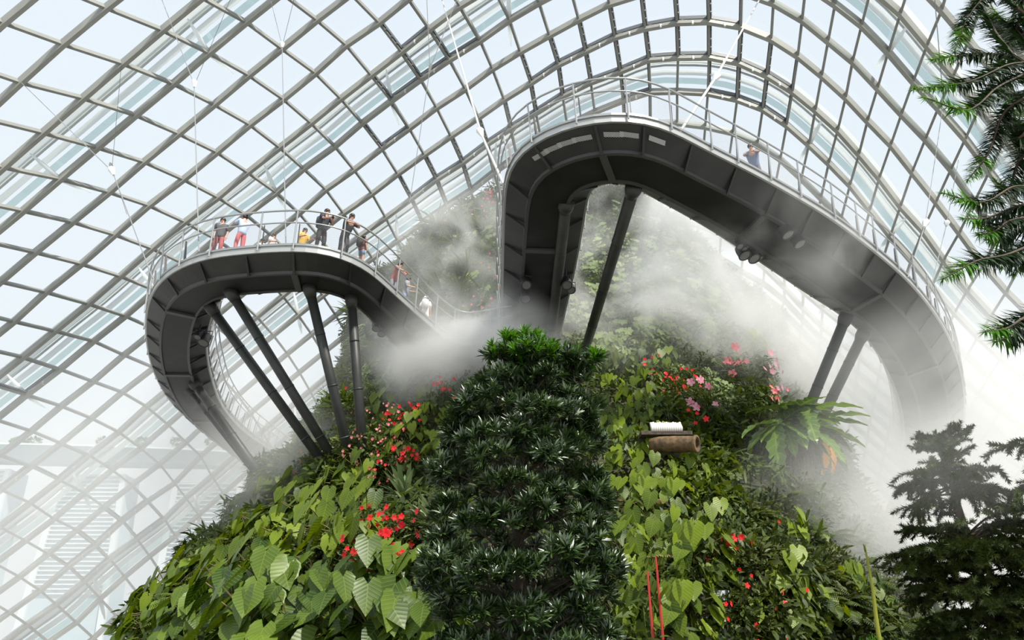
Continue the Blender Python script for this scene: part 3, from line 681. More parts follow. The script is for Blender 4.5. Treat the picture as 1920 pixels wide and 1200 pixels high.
# flowering plants: leaves, stems, each blossom a part
def flowers(name, px, py, w, h, nb, mname, bs, label, cat, group=None, leafy=True, size=.062):
    p, nn = on_mound(px, py); n = nn; rz = math.atan2(n[0], -n[1])
    e = empty(name, tuple(p + n * .3), rz, label=label, cat=cat, group=group)
    if leafy:
        for nm, me in PROTO['bush'][random.randrange(3)]:
            o = obj(nm, me, e); o.scale = (w / 1.2, .8, h / 1.2)
    me = blossom_mesh(M[mname], 5, size * bs)
    for k in range(nb):
        a = random.uniform(0, 2 * PI); r = math.sqrt(random.random())
        o = obj('blossom', me, e, (math.cos(a) * r * w * .72, -.5 - random.uniform(0, .3), math.sin(a) * r * h * .66))
        o.rotation_euler = (random.uniform(-.6, .3), random.uniform(0, 3), random.uniform(-.7, .7)); o.scale = [random.uniform(.7, 1.3)] * 3
    return e
FL = [
 (735, 830, 1.5, 1.6, 40, 'rose', .75, 'pink-red begonia at the top of the flower bank behind the four left struts'),
 (712, 858, 1.3, 1.4, 36, 'rose', .75, 'pink-red begonia at the strut side of the flower bank'),
 (740, 880, 1.5, 1.2, 36, 'rose', .75, 'pink-red begonia at the foot of the flower bank'),
 (775, 815, 1.2, 1.2, 30, 'red', 1.1, 'bright red flowering plant behind the large heart leaf in the bank'),
 (765, 880, 1.4, .7, 22, 'red', 1.2, 'bright red flowering plant below the large heart leaf in the bank'),
 (845, 755, .9, 1.2, 12, 'red', 1.3, 'red flowering plant against the upper left side of the dark tree'),
 (735, 1015, 1.3, .9, 20, 'red', 1.2, 'red begonia above the broad heart leaves, its blossoms in a loose row'),
 (775, 1020, 1.2, .9, 18, 'red', 1.2, 'red begonia beside the pale agave near the dark tree'),
 (725, 1060, 1.2, .9, 14, 'red', 1.4, 'red begonia low on the left slope with the largest blossoms'),
 (770, 1085, 1.2, 1.0, 12, 'red', 1.4, 'red begonia lowest on the left slope beside the dark tree'),
 (690, 770, 1.3, 1.6, 10, 'red', 1.1, 'sparse red flowers in shade right behind the fourth left strut'),
 (610, 875, 1.4, 1.2, 8, 'rose', 1.1, 'faint red flowers in mist at the feet of the left struts'),
 (1240, 725, 1.6, 1.6, 30, 'red', 1.1, 'orange-red salvia on the slope right of the dark tree'),
 (1268, 745, 1.3, 1.2, 18, 'red', 1.1, 'red flower cluster just right of the orange-red salvia'),
 (1355, 695, 1.6, 1.3, 12, 'rose', 2.8, 'pink rhododendron with large heads on the misty slope'),
 (1425, 715, 1.5, 1.7, 16, 'pink', 2.6, 'pale pink rhododendron beside the right edge of the mound'),
 (1432, 765, 1.3, 1.2, 7, 'rose', 2.4, 'rose pink flowers under the pale rhododendron'),
 (1310, 765, 1.5, 1.4, 7, 'pink', 2.6, 'white-pink flowers above the rusty log'),
 (1283, 800, .9, .6, 5, 'red', 1.6, 'small red flower cluster above the rusty log'),
 (1390, 1075, 1.6, 1.4, 12, 'red', .9, 'scattered small red flowers in the middle of the lower right slope'),
 (1390, 1160, 1.6, 1.2, 14, 'red', .9, 'scattered small red flowers at the bottom of the right slope'),
 (1320, 1050, 1.2, .9, 8, 'red', .9, 'few small red flowers among the taro leaves'),
 (925, 390, 1.3, 1.3, 10, 'red', 1.7, 'red flowers on the summit beside the high walkway'),
 (880, 425, 2.0, 1.0, 12, 'rose', 1.0, 'dull red flowers on the summit slope left of the high walkway'),
 (932, 525, 1.2, 2.0, 12, 'red', 1.0, 'orange-red flowers hugging the edge of the high walkway leg'),
 (910, 585, 1.8, .9, 12, 'rose', 1.2, 'pinkish flowers in mist behind the low walkway railing'),
 (1290, 470, 1.2, 1.0, 6, 'rose', 1.0, 'faint red flowers on the upper misty slope'),
]
for (px, py, w, h, nb, mn, bs, lab) in FL:
    flowers('flowering_plant', px, py, w, h, nb, mn, bs, lab, 'flowering plant')

# large fern with wavy leaves at the feet of the right struts, and its orange dead fronds
p, n = on_mound(1440, 872); p = p + n * 1.9
nest = empty('birds_nest_fern', tuple(p), math.atan2(n[0], -n[1]), label='large fern with wavy-edged drooping leaves at the feet of the right struts', cat='fern')
rg = r_(300); nest.scale = (1.2, 1.2, 1.2)
for k in range(38):
    az = rg.uniform(-1.9, 1.9); el = rg.uniform(-.7, .75); D = np.array([[math.sin(az) * math.cos(el), -math.cos(az) * math.cos(el), math.sin(el)]])
    v, t = scatter(T_WAVY, D * .05 + np.array([[rg.uniform(-.5, .8), 0, rg.uniform(-.3, .4)]]), D, np.array([[0, 0, 1.]]) + D * .1, [rg.uniform(1.2, 1.9)]); obj('frond', mesh_data('frond', v, t, M['nest']), nest)
for k in range(2):
    v, t = scatter(T_WAVY, [[.85 + .22 * k, -.5, -.7]], [[.25 * k, -.2, -1]], [[0, -1, .1]], [.95 - .1 * k]); obj('dead_frond', mesh_data('dead_frond', v, t, M['orange']), nest, label='orange dead frond')
mb = MB()
for k in range(34):
    x = rg.uniform(-.6, .7); z0 = -.4; L = rg.uniform(1.0, 2.6); mb.tube(catmull([(x, -.3, z0), (x + rg.uniform(-.1, .1), -.5, z0 - L / 2), (x + rg.uniform(-.3, .3), -.45, z0 - L)], 4), .014, 4, False)
mb.build('roots', mat('roots', (.13, .08, .045), .8), nest)

# rusty log and its ledge with a trickle of white water
p, n = on_mound(1236, 897); p = p + n * 1.25
log = empty('hollow_log', tuple(p), label='rusty brown hollow log jutting sideways from the mound', cat='log')
mb = MB(); mb.lathe([(.24, -.95), (.30, -.6), (.31, 0), (.30, .6), (.29, .74), (.33, .78), (.33, .86), (.24, .88), (.22, .80), (.22, .5)], axis=(.8, -.55, -.14), n=20); mb.build('trunk', M['rust'], log, True); log.scale = (.82, .82, .82)
mb = MB(); mb.lathe([(.215, .50), (.215, .52)], axis=(.8, -.55, -.14), n=20); mb.build('dark_opening', M['lamp'], log)
p, n = on_mound(1222, 866)
led = empty('stone_ledge', tuple(p + n * 1.0), label='dark flat ledge with white trickling water above the rusty log', cat='ledge')
MB().box((0, 0, -.05), (1.6, .9, .12)).build('slab', M['bark'], led)
MB().box((.0, .25, -.62), (1.7, .5, 1.05)).build('recess_wall', M['soil'], led)
mb = MB()
for k in range(14):
    x = -.45 + .07 * k; mb.tube([(x, -.32, .30 + .015 * math.sin(k * 2)), (x + .01, -.42, .12), (x, -.43, -.02)], [.045, .06, .04], 6)
mb.build('water', mat('white_water', (.62, .60, .58), .25), led, True)
p, n = on_mound(1290, 1175)
pan = empty('metal_panel', tuple(p + n * .25), math.atan2(n[0], -n[1]), label='grey ribbed panel showing between plants at the bottom centre', cat='panel')
MB().box((0, 0, 0), (1.7, .06, 1.2)).build('sheet', M['grey'], pan)
mb = MB()
for k in range(9): mb.box((-.8 + .2 * k, -.05, 0), (.03, .05, 1.2))
mb.build('rib', M['girderedge'], pan)
for q, (px, y0, y1) in enumerate(((1205, 1160, 1210), (1232, 1120, 1180))):
    a, n = on_mound(px, y1); a = a + n * 1.2; b = a + np.array([0, 0, (y1 - y0) / 85 * 1.0])
    MB().tube([a - np.array([0, 0, 1]), b], [.03, .02], 6).build('red_stem', mat('red_stem', (.45, .03, .02), .5), label=['bright red upright stem at the bottom right of the dark tree', 'dull red upright stem beside the taro leaves'][q], cat='stem')

# ------------------------------------------------------------------ elevated walkways
def walkway(name, stations, label, grp, n=7, depth=.62, cut=None, rib_step=1.9, extra=None):
    O = catmull([atz(*s[0], s[2]) for s in stations], n); I = catmull([atz(*s[1], s[2]) for s in stations], n)
    O = resample(np.c_[O, I], .55); O, I = O[:, :3], O[:, 3:]
    # smooth
    for _ in range(3):
        for A in (O, I): A[1:-1] = (A[:-2] + 2 * A[1:-1] + A[2:]) / 4
    root = empty(name, tuple(O[0]), label=label, cat='walkway', group=grp); o0 = O[0].copy(); O -= o0; I -= o0
    Z = np.array([0, 0, 1.])
    X = (I - O); W = np.linalg.norm(X, axis=1)[:, None]; X = X / W
    P = lambda f, dz: O + X * W * f + Z * dz
    def sec(fs): return [np.array(r) for r in zip(*[P(f, dz) for f, dz in fs])]
    MB().sweep(sec([(.03, -.02), (.97, -.02), (.97, -.10), (.03, -.10)])).build('deck', M['deck'], root)
    for a in (0, 1):
        g = (lambda f: f) if a == 0 else (lambda f: 1 - f)
        MB().sweep(sec([(g(0), .06), (g(.03), .06), (g(.03), -.20), (g(0), -.20)])).build('rim', M['rim'], root)
        MB().sweep(sec([(g(-.015), .10), (g(-.002), .10), (g(-.002), .02), (g(-.015), .02)])).build('kerb_tube', M['railing'], root)
        MB().sweep(sec([(g(.025), -.16), (g(.26), -depth + .12), (g(.26), -depth + .06), (g(.025), -.22)])).build('soffit', M['wing'], root)
        MB().sweep(sec([(g(.255), -depth + .16), (g(.295), -depth + .16), (g(.295), -depth - .05), (g(.255), -depth - .05)])).build('girder_flange', M['girderedge'], root)
    MB().sweep(sec([(.29, -.12), (.71, -.12), (.71, -depth), (.29, -depth)])).build('box_girder', M['box'], root)
    # cross ribs under the soffits
    L = np.r_[0, np.cumsum(np.linalg.norm(np.diff(O, axis=0), axis=1))]
    T = np.gradient(O + I, axis=0); T /= np.linalg.norm(T, axis=1)[:, None]
    s = .6
    while s < L[-1] - .4:
        k = int(np.searchsorted(L, s)); t = T[k] * .04
        for lo, hi in ((.03, .255), (.745, .97)):
            d0, d1 = (-.20, -depth) if lo < .5 else (-depth, -.20)
            q = [P(lo, d0)[k], P(hi, d1)[k], P(hi, d1 - .10)[k], P(lo, d0 - .08)[k]]
            MB().sweep([[v - t for v in q], [v + t for v in q]]).build('soffit_rib', M['wing'], root)
        s += rib_step
    s = 3.
    while s < L[-1] - .4:
        k = int(np.searchsorted(L, s)); t = T[k] * .11
        q = [P(.28, -depth)[k], P(.72, -depth)[k], P(.72, -depth - .09)[k], P(.28, -depth - .09)[k]]
        MB().sweep([[v - t for v in q], [v + t for v in q]]).build('cross_beam', M['girderedge'], root); s += 7.5
    # railings, both sides
    for side in (0, 1):
        lean = .16
        B = P(0, .05) - X * .06 if side == 0 else P(1, .05) + X * .06
        top = B + Z * 1.25 + (-X if side == 0 else X) * lean; mid = B + Z * .80 + (-X if side == 0 else X) * lean * .6
        rl = empty('railing', (0, 0, 0), parent=root)
        MB().tube(top, .034, 6).build('handrail', M['railing'], rl, True)
        MB().tube(mid, .026, 6).build('mid_rail', M['railing'], rl, True)
        me = mesh_data('wire_mesh', np.concatenate([B, mid]), [(i, i + 1, len(B) + i + 1, len(B) + i) for i in range(len(B) - 1)], M['infill'])
        uv = me.uv_layers.new(name='UVMap')
        Lb = np.r_[0, np.cumsum(np.linalg.norm(np.diff(B, axis=0), axis=1))]
        for lp in me.loops:
            vi = lp.vertex_index; uv.data[lp.index].uv = (Lb[vi % len(B)], 0 if vi < len(B) else .8)
        obj('wire_mesh', me, rl)
        s = .3
        while s < L[-1]:
            k = min(len(L) - 1, int(np.searchsorted(L, s))); t = T[k]
            mb = MB(); mb.tube([B[k] - Z * .2, mid[k], top[k]], .030, 6)
            inn = (X[k] if side == 0 else -X[k]) * .07
            mb2 = [B[k] + inn, mid[k] + inn, mid[k] + inn * 1.8, B[k] + inn * 2.6]
            mb.build('rail_post', M['railing'], rl)
            m2 = MB(); m2.sweep([[v - t * .012 + t * .10 for v in mb2], [v + t * .012 + t * .10 for v in mb2]]); m2.build('bracket_plate', M['postdark'], rl)
            s += 1.55
    return root, O + o0, I + o0, X, L

ZL = 14.0
WL, WLO, WLI, WLX, WLL = walkway('elevated_walkway', [
    ((520, 905), (560, 872), ZL), ((455, 862), (510, 840), ZL), ((385, 808), (455, 800), ZL), ((325, 752), (418, 755), ZL), ((293, 700), (398, 700), ZL),
    ((277, 645), (390, 650), ZL), ((275, 585), (396, 602), ZL), ((290, 535), (408, 566), ZL), ((330, 498), (425, 548), ZL), ((390, 475), (455, 541), ZL),
    ((455, 467), (495, 538), ZL), ((520, 462), (545, 535), ZL), ((585, 462), (600, 533), ZL), ((640, 474), (640, 541), ZL), ((690, 499), (672, 565), ZL),
    ((740, 543), (706, 604), ZL), ((790, 588), (745, 648), ZL), ((835, 625), (785, 690), ZL), ((868, 640), (850, 715), ZL), ((905, 637), (910, 712), ZL), ((960, 628), (965, 700), ZL)],
    'low curved walkway looping out over the left slope, visitors along its railing', 'curved walkways around the mound')
ZR = 16.0
WR, WRO, WRI, WRX, WRL = walkway('elevated_walkway', [
    ((939, 650), (1045, 660), ZR), ((940, 590), (1057, 595), ZR), ((941, 520), (1073, 525), ZR), ((942, 450), (1087, 455), ZR), ((944, 385), (1097, 395), ZR), ((948, 330), (1103, 362), ZR),
    ((965, 288), (1110, 346), ZR), ((1000, 258), (1122, 339), ZR), ((1050, 234), (1138, 336), ZR), ((1105, 220), (1155, 336), ZR), ((1165, 215), (1172, 338), ZR), ((1220, 222), (1192, 345), ZR),
    ((1275, 245), (1215, 358), ZR), ((1330, 275), (1255, 380), ZR), ((1400, 310), (1310, 411), ZR), ((1480, 354), (1375, 452), ZR - .1), ((1560, 403), (1445, 499), ZR - .3),
    ((1635, 460), (1515, 546), ZR - .6), ((1700, 517), (1575, 585), ZR - .9), ((1750, 578), (1625, 632), ZR - 1.3), ((1785, 640), (1660, 688), ZR - 1.6), ((1803, 700), (1680, 735), ZR - 1.9),
    ((1808, 760), (1690, 778), ZR - 2.2), ((1800, 820), (1692, 822), ZR - 2.4), ((1775, 880), (1685, 868), ZR - 2.6)],
    'high curved walkway arching over the mound and down into the mist on the right', 'curved walkways around the mound', depth=.68)
# pale grille panels let into the outer soffit at the crown of the high loop
prx = np.array([proj(q)[0] for q in WRO]); jtop = int(np.argmin([proj(q)[1] for q in WRO]))
for gx in (990, 1018, 1050, 1092, 1138, 1182, 1222):
    j = int(np.argmin(abs(prx[:len(WRO) // 2] - gx) + np.where(np.array([proj(q)[1] for q in WRO[:len(WRO) // 2]]) > 300, 500, 0))); o = WRO[j]; i = WRI[j]; X = (i - o); W = np.linalg.norm(X); X /= W
    t = WRO[j + 1] - WRO[j]; t /= np.linalg.norm(t); n = np.array([0, 0, -1.]) - X * .0
    q = [(.085, -.345), (.13, -.42)]
    V = [o + X * W * f + np.array([0, 0, z - .03]) + t * s * .30 - WRO[0] for f, z in q for s in (-1, 1)]
    me = mesh_data('grille', V, [(0, 1, 3, 2)], M['grille']); uv = me.uv_layers.new(name='UVMap')
    for lp, c in zip(me.loops, ((0, 0), (.84, 0), (.84, .4), (0, .4))): uv.data[lp.index].uv = c
    obj('grille', me, WR, label='pale perforated grille panel')

# ------------------------------------------------------------------ struts
def strut(t, zt, b, r, label, grp, group=None, bend=0):
    T = atz(t[0], t[1], zt); B, n = on_mound(*b)
    if B is None: B = aty(b[0], b[1], grp)
    T = T + np.array([0, 0, .15]); d = B - T; B = B + d / np.linalg.norm(d) * .5
    L = np.linalg.norm(B - T)
    e = empty('support_strut', tuple(B), label=label, cat='strut', group=group)
    P = T - B
    MB().tube([P * 0, P * .98], r, 14).build('tube', M['pole'], e, True)
    mb = MB(); mb.lathe([(r * 1.35, 0), (r * 1.35, .25), (r * 1.05, .5)], c=P * 1.0, axis=tuple(-P), n=14); mb.build('end_collar', M['pole'], e, True)
    for f in (.25, .5, .75): MB().lathe([(r * 1.06, 0), (r * 1.06, .06)], c=P * f, axis=tuple(P), n=14).build('joint_ring', M['pole'], e, True)
zt = ZL - .7
strut((390, 578), zt, (622, 890), .17, 'outermost of the four left struts, leaning furthest', None, 'struts under the low walkway loop')
strut((428, 549), zt, (645, 893), .17, 'second left strut, parallel to and just right of the outermost', None, 'struts under the low walkway loop')
strut((577, 540), zt, (664, 893), .17, 'third left strut, rising to the middle of the low loop', None, 'struts under the low walkway loop')
strut((657, 560), zt, (684, 893), .17, 'fourth left strut, nearly upright', None, 'struts under the low walkway loop')
strut((362, 722), zt, (505, 915), .20, 'thick strut under the left bend of the low walkway', None, 'struts under the far left bend')
strut((352, 735), zt, (498, 912), .12, 'thin strut beside the thick one under the left bend', None, 'struts under the far left bend')
zt = ZR - .75
strut((1190, 355), zt, (1096, 660), .21, 'right strut under the crown of the high loop, standing clear against the mist', None, 'struts under the high walkway loop')
strut((1062, 385), zt, (1030, 660), .21, 'left strut under the crown of the high loop, running along its leg', None, 'struts under the high walkway loop')
strut((1590, 595), zt - 1.2, (1485, 842), .21, 'left one of the two long struts under the right bend', 32, 'struts under the right bend')
strut((1622, 628), zt - 1.2, (1505, 858), .21, 'right one of the two long struts under the right bend', 32, 'struts under the right bend')
strut((1705, 880), zt - 2.2, (1645, 1065), .42, 'thick strut fading in mist behind the right conifer', 34)

# ------------------------------------------------------------------ hanging cables
def lerp_cable(name, pix, label, r=.022, m='cable', group='thin hanging cables', d_end=None):
    """first pixel lies on the roof; last on its support; distances blend between"""
    n = len(pix); P0 = dome_hit(*pix[0], .985) if pix[0][2:] == () else None
    d0 = (P0 - CAM) @ FW
    d1 = d_end if d_end else (dome_hit(*pix[-1], .985) - CAM) @ FW
    pts = []
    L = np.r_[0, np.cumsum([math.hypot(pix[i + 1][0] - pix[i][0], pix[i + 1][1] - pix[i][1]) for i in range(n - 1)])]; L /= L[-1]
    for p, f in zip(pix, L):
        dep = 1 / ((1 - f) / d0 + f / d1); pts.append(CAM + ray(*p) * dep)
    mb = MB(); P = np.array(pts)
    for i in range(n - 1): mb.tube([P[i], P[i + 1]], r, 5)
    e = empty(name, tuple(P[-1]), label=label, cat='cable', group=group)
    mb.V = [v - P[-1] for v in mb.V]; mb.build('wire', M[m], e)
    for i in range(1, n - 1):
        c = P[i] - P[-1]
        k = MB(); t = P[i + 1] - P[i]; t /= np.linalg.norm(t)
        k.lathe([(.02, -.55), (.17, -.35), (.05, .45)], c=c, axis=tuple(t), n=6); k.build('clamp', M['rod'], e)
wl = lambda px, py, z: (atz(px, py, z) - CAM) @ FW
lerp_cable('hanging_cable', [(300, -10), (364, 158), (373, 472)], 'thin cable dropping to the low walkway beside the man at its left end', d_end=wl(373, 472, 14))
lerp_cable('hanging_cable', [(505, -10), (529, 85), (536, 462)], 'upright thin cable dropping to the middle of the low walkway', d_end=wl(536, 462, 14))
lerp_cable('hanging_cable', [(35, 150), (211, 322), (286, 522)], 'slanting cable from the left roof edge to the low walkway bend', d_end=wl(286, 522, 14))
lerp_cable('hanging_cable', [(228, 118), (210, 316), (238, 402)], 'short cable hanging between two joints of the left roof', r=.018)
lerp_cable('hanging_cable', [(440, -20), (366, 156)], 'short cable slanting from the top edge to a clamp', r=.018)
lerp_cable('hanging_cable', [(556, -20), (530, 84)], 'short pale cable near the top edge, right of the upright one', r=.018)
lerp_cable('hanging_rod', [(826, -10), (902, 250), (944, 345)], 'pale slanting rod dropping to the left corner of the high loop', r=.05, m='rod', group=None, d_end=wl(944, 345, 16))
lerp_cable('hanging_rod', [(800, -10), (806, 130), (768, 380)], 'thin pale rod in the middle of the roof', r=.03, m='rod', group=None)
lerp_cable('hanging_rod', [(860, -10), (806, 130)], 'short pale rod joining the middle one at its clamp', r=.03, m='rod', group=None)
lerp_cable('hanging_rod', [(1432, -15), (1342, 145), (1275, 247)], 'pale slanting rod dropping to the right side of the high loop crown', r=.05, m='rod', group=None, d_end=wl(1275, 247, 16))
lerp_cable('hanging_cable', [(1768, 200), (1735, 420), (1702, 520)], 'slanting cable dropping to the right bend of the high walkway', d_end=wl(1702, 520, 15))
lerp_cable('hanging_cable', [(1752, -10), (1768, 180)], 'short cable near the top right conifer branches', r=.03)
lerp_cable('hanging_cable', [(1797, 300), (1775, 420), (1738, 570)], 'faint cable in the mist right of the high walkway bend', r=.02, d_end=wl(1738, 570, 15))

# ------------------------------------------------------------------ spotlights under the walkways
def lamp(px, py, z, r, aim, label, group):
    p = atz(px, py, z)
    e = empty('spotlight', tuple(p), label=label, cat='spotlight', group=group)
    a = Vector(aim).normalized()
    MB().lathe([(r * .45, -r * 1.3), (r * .9, -r * 1.0), (r, -r * .2), (r, r * .9), (r * 1.08, r * .95), (r * 1.08, r * 1.1), (r * .9, r * 1.1), (r * .85, r * .9)], axis=tuple(a), n=16).build('housing', M['lamp'], e, True)
    MB().lathe([(r * .86, r * .95), (r * .86, r * 1.0)], axis=tuple(a), n=16).build('lens', M['lens'], e)
    mb = MB(); s = np.array(a.cross(Vector((0, 0, 1))).normalized())
    mb.tube([s * r * 1.15, s * r * 1.15 + np.array([0, 0, r * 1.6]), -s * r * 1.15 + np.array([0, 0, r * 1.6]), -s * r * 1.15], .02, 5)
    mb.tube([np.array([0, 0, r * 1.6]), np.array([0, 0, r * 1.6 + .25])], .03, 5); mb.build('yoke', M['lamp'], e)
g1 = 'spotlights hanging under the right arm of the high walkway'
for px, py, r, lab in ((1385, 458, .13, 'leftmost small lamp of the cluster under the inner edge'), (1394, 464, .10, 'second small lamp of the cluster under the inner edge'), (1392, 472, .22, 'larger round lamp in the cluster, nearer the small pair'),
                       (1410, 478, .22, 'larger round lamp in the cluster, further along the edge'), (1424, 481, .10, 'smallest lamp at the lower end of the cluster')):
    lamp(px, py, ZR - 1.1, r, (.2, -.3, -1), 'black spotlight, ' + lab, g1)
lamp(1472, 432, ZR - .95, .23, (.3, -.2, -1), 'black round spotlight under the high walkway girder, upper of the pair', g1)
lamp(1494, 450, ZR - .95, .23, (.3, -.2, -1), 'black round spotlight under the high walkway girder, lower of the pair', g1)
for px, py, r, lab in ((706, 612, .15, 'black lamp under the low walkway, nearest the upright strut'), (716, 622, .15, 'black lamp under the low walkway, lower beside its twin'), (384, 636, .22, 'dark lamp on the inner edge of the low walkway left bend'), (372, 628, .14, 'small dark lamp on the low walkway left bend')):
    lamp(px, py, ZL - .7 if px > 600 else ZL - .9, r, (0, -.4, -1), lab, 'spotlights under the low walkway')
for px, py, r, lab in ((986, 530, .2, 'upper lamp on the girder of the high walkway leg'), (985, 556, .2, 'lower lamp on the girder of the high walkway leg'), (1062, 530, .2, 'dark lamp beside the strut on the walkway leg'), (1070, 540, .17, 'dark lamp on the inner edge of the walkway leg')):
    lamp(px, py, ZR - 1.0, r, (.1, -.6, -1), lab, 'spotlights under the high walkway leg')

# ------------------------------------------------------------------ dark glossy-leaved tree in the middle foreground
TY = 8.2
rows = [(598, 962, 998), (630, 945, 1030), (665, 928, 1070), (705, 912, 1085), (740, 888, 1080), (770, 858, 1095), (810, 850, 1112), (860, 842, 1125), (910, 822, 1132), (960, 808, 1132),
        (1010, 800, 1140), (1060, 792, 1152), (1110, 800, 1158), (1160, 815, 1150), (1215, 800, 1155), (1290, 800, 1150)]
rows3 = []
for y, a, b in rows:
    A = aty(a, y, TY); B = aty(b, y, TY); rows3.append((A[2], (A[0] + B[0]) / 2, (B[0] - A[0]) / 2))
rows3 = np.array(rows3[::-1])
tx = lambda z: np.interp(z, rows3[:, 0], rows3[:, 1]); tr_ = lambda z: np.interp(z, rows3[:, 0], rows3[:, 2])
ZT0, ZT1 = rows3[0, 0], rows3[-1, 0]
tree = empty('broadleaf_conifer', (tx(2.5), TY, 0), label='tall dark tree with small glossy leaves standing in front of the mound', cat='tree')
torg = np.array([tx(2.5), TY, 0])
rg = r_(500)
mb = MB(); mb.tube([(tx(z) - torg[0], 0, z) for z in np.linspace(0, ZT1 - .35, 12)], np.linspace(.13, .03, 12), 10); mb.build('trunk', M['bark'], tree, True)
rosP = []; rosD = []; brm = MB(); tries = 0; pads = []
def add_pad(z, t, rad, frac=1.0):
    r = tr_(z) * frac; c = np.array([tx(z) + r * math.cos(t) - torg[0], r * math.sin(t) * .95, z])
    o = np.array([math.cos(t), math.sin(t), .35]); pads.append(c)
    axis = np.array([tx(z - .3) - torg[0], 0, z - .35])
    brm.tube(catmull([axis, (axis + c) / 2 + np.array([0, 0, .02]), c], 4), np.linspace(.025, .008, 9), 5, False)
    k = int(20 * (rad / .26) ** 2)
    d = rnd_dirs(k, rg) + o * .9 + np.array([0, 0, .35]); d /= np.linalg.norm(d, axis=1)[:, None]
    for q in d:
        rosP.append(c + q * rad * np.array([1.15, 1.15, .62]) * rg.uniform(.7, 1.05)); rosD.append(q * .8 + np.array([0, 0, .75]) + rg.normal(0, .2, 3))
for i in range(560):
    z = ZT1 - .5 - (ZT1 - ZT0 - .1) * (rg.uniform() ** .85); t = rg.uniform(-PI, PI) if rg.uniform() < .25 else rg.uniform(-PI * .98, PI * .0)
    rad = rg.uniform(.16, .34)
    r = tr_(z); c = np.array([tx(z) - torg[0] + (r - rad * .8) * math.cos(t), (r - rad * .8) * math.sin(t) * .95, z])
    if any(np.linalg.norm((c - p) * np.array([1, 1, 1.15])) < .31 for p in pads): continue
    add_pad(z, t, rad, max(.3, (r - rad * .8) / r) * rg.uniform(.84, 1.10))
for (px, py, rad) in ((948, 642, .10), (986, 634, .09), (1016, 652, .12), (1104, 678, .14), (1080, 690, .16), (1066, 705, .16), (1110, 770, .14), (862, 800, .14), (924, 712, .13), (1040, 676, .13), (884, 778, .13), (932, 660, .10), (972, 672, .16), (1095, 715, .10), (1000, 690, .16)):
    p = aty(px, py, TY - .15); c = p - torg; k = int(26 * (rad / .2) ** 2)
    brm.tube(catmull([np.array([tx(p[2] - .4) - torg[0], 0, p[2] - .45]), c * np.array([.6, .6, 1]) + np.array([0, 0, -.15]), c], 4), np.linspace(.022, .008, 9), 5, False)
    for q in rnd_dirs(k, rg) + np.array([0, -.2, .35]):
        q /= np.linalg.norm(q); rosP.append(c + q * rad * np.array([1.1, 1.1, .7])); rosD.append(q * .8 + np.array([0, 0, .75]))
# inner twigs fill the crown
for i in range(420):
    z = rg.uniform(ZT0, ZT1 - .3); t = rg.uniform(-PI, PI); r = tr_(z) * rg.uniform(.3, .7)
    rosP.append(np.array([tx(z) - torg[0] + r * math.cos(t), r * math.sin(t), z])); rosD.append(np.array([math.cos(t), math.sin(t), .7]))
rosP = np.array(rosP); rosD = np.array(rosD); rosD /= np.linalg.norm(rosD, axis=1)[:, None]
T_PODO = strip_leaf([(0, .03), (.3, .072), (.7, .072), (1, .010)], .25, .20)
def rosettes(P, D, nl, size, spread=1.0):
    n = len(P); aux = np.tile([0.31, .17, .93], (n, 1)); S = np.cross(D, aux); S /= np.linalg.norm(S, axis=1)[:, None]; U_ = np.cross(S, D)
    pp, dd, nn, ss = [], [], [], []
    for k in range(nl):
        a = k * 2.4 + rg.uniform(0, 6, n); e = spread * rg.uniform(.15, 1.25, n)
        d = D * np.cos(e)[:, None] + (S * np.cos(a)[:, None] + U_ * np.sin(a)[:, None]) * np.sin(e)[:, None]
        pp.append(P + D * rg.uniform(-.05, .02, n)[:, None]); dd.append(d); nn.append(D + rg.normal(0, .12, (n, 3))); ss.append(size * rg.uniform(.7, 1.15, n))
    return scatter(T_PODO, np.concatenate(pp), np.concatenate(dd), np.concatenate(nn), np.concatenate(ss))
top = rosP[:, 2] + rg.normal(0, .12, len(rosP)) > ZT1 - .62
v, t = rosettes(rosP[~top], rosD[~top], 26, .145); obj('foliage', mesh_data('foliage', v, t, M['podo']), tree)
v, t = rosettes(rosP[top], rosD[top], 24, .145); obj('young_foliage', mesh_data('young_foliage', v, t, M['podonew']), tree, label='brighter green young leaves')
brm.build('branches', M['bark'], tree)

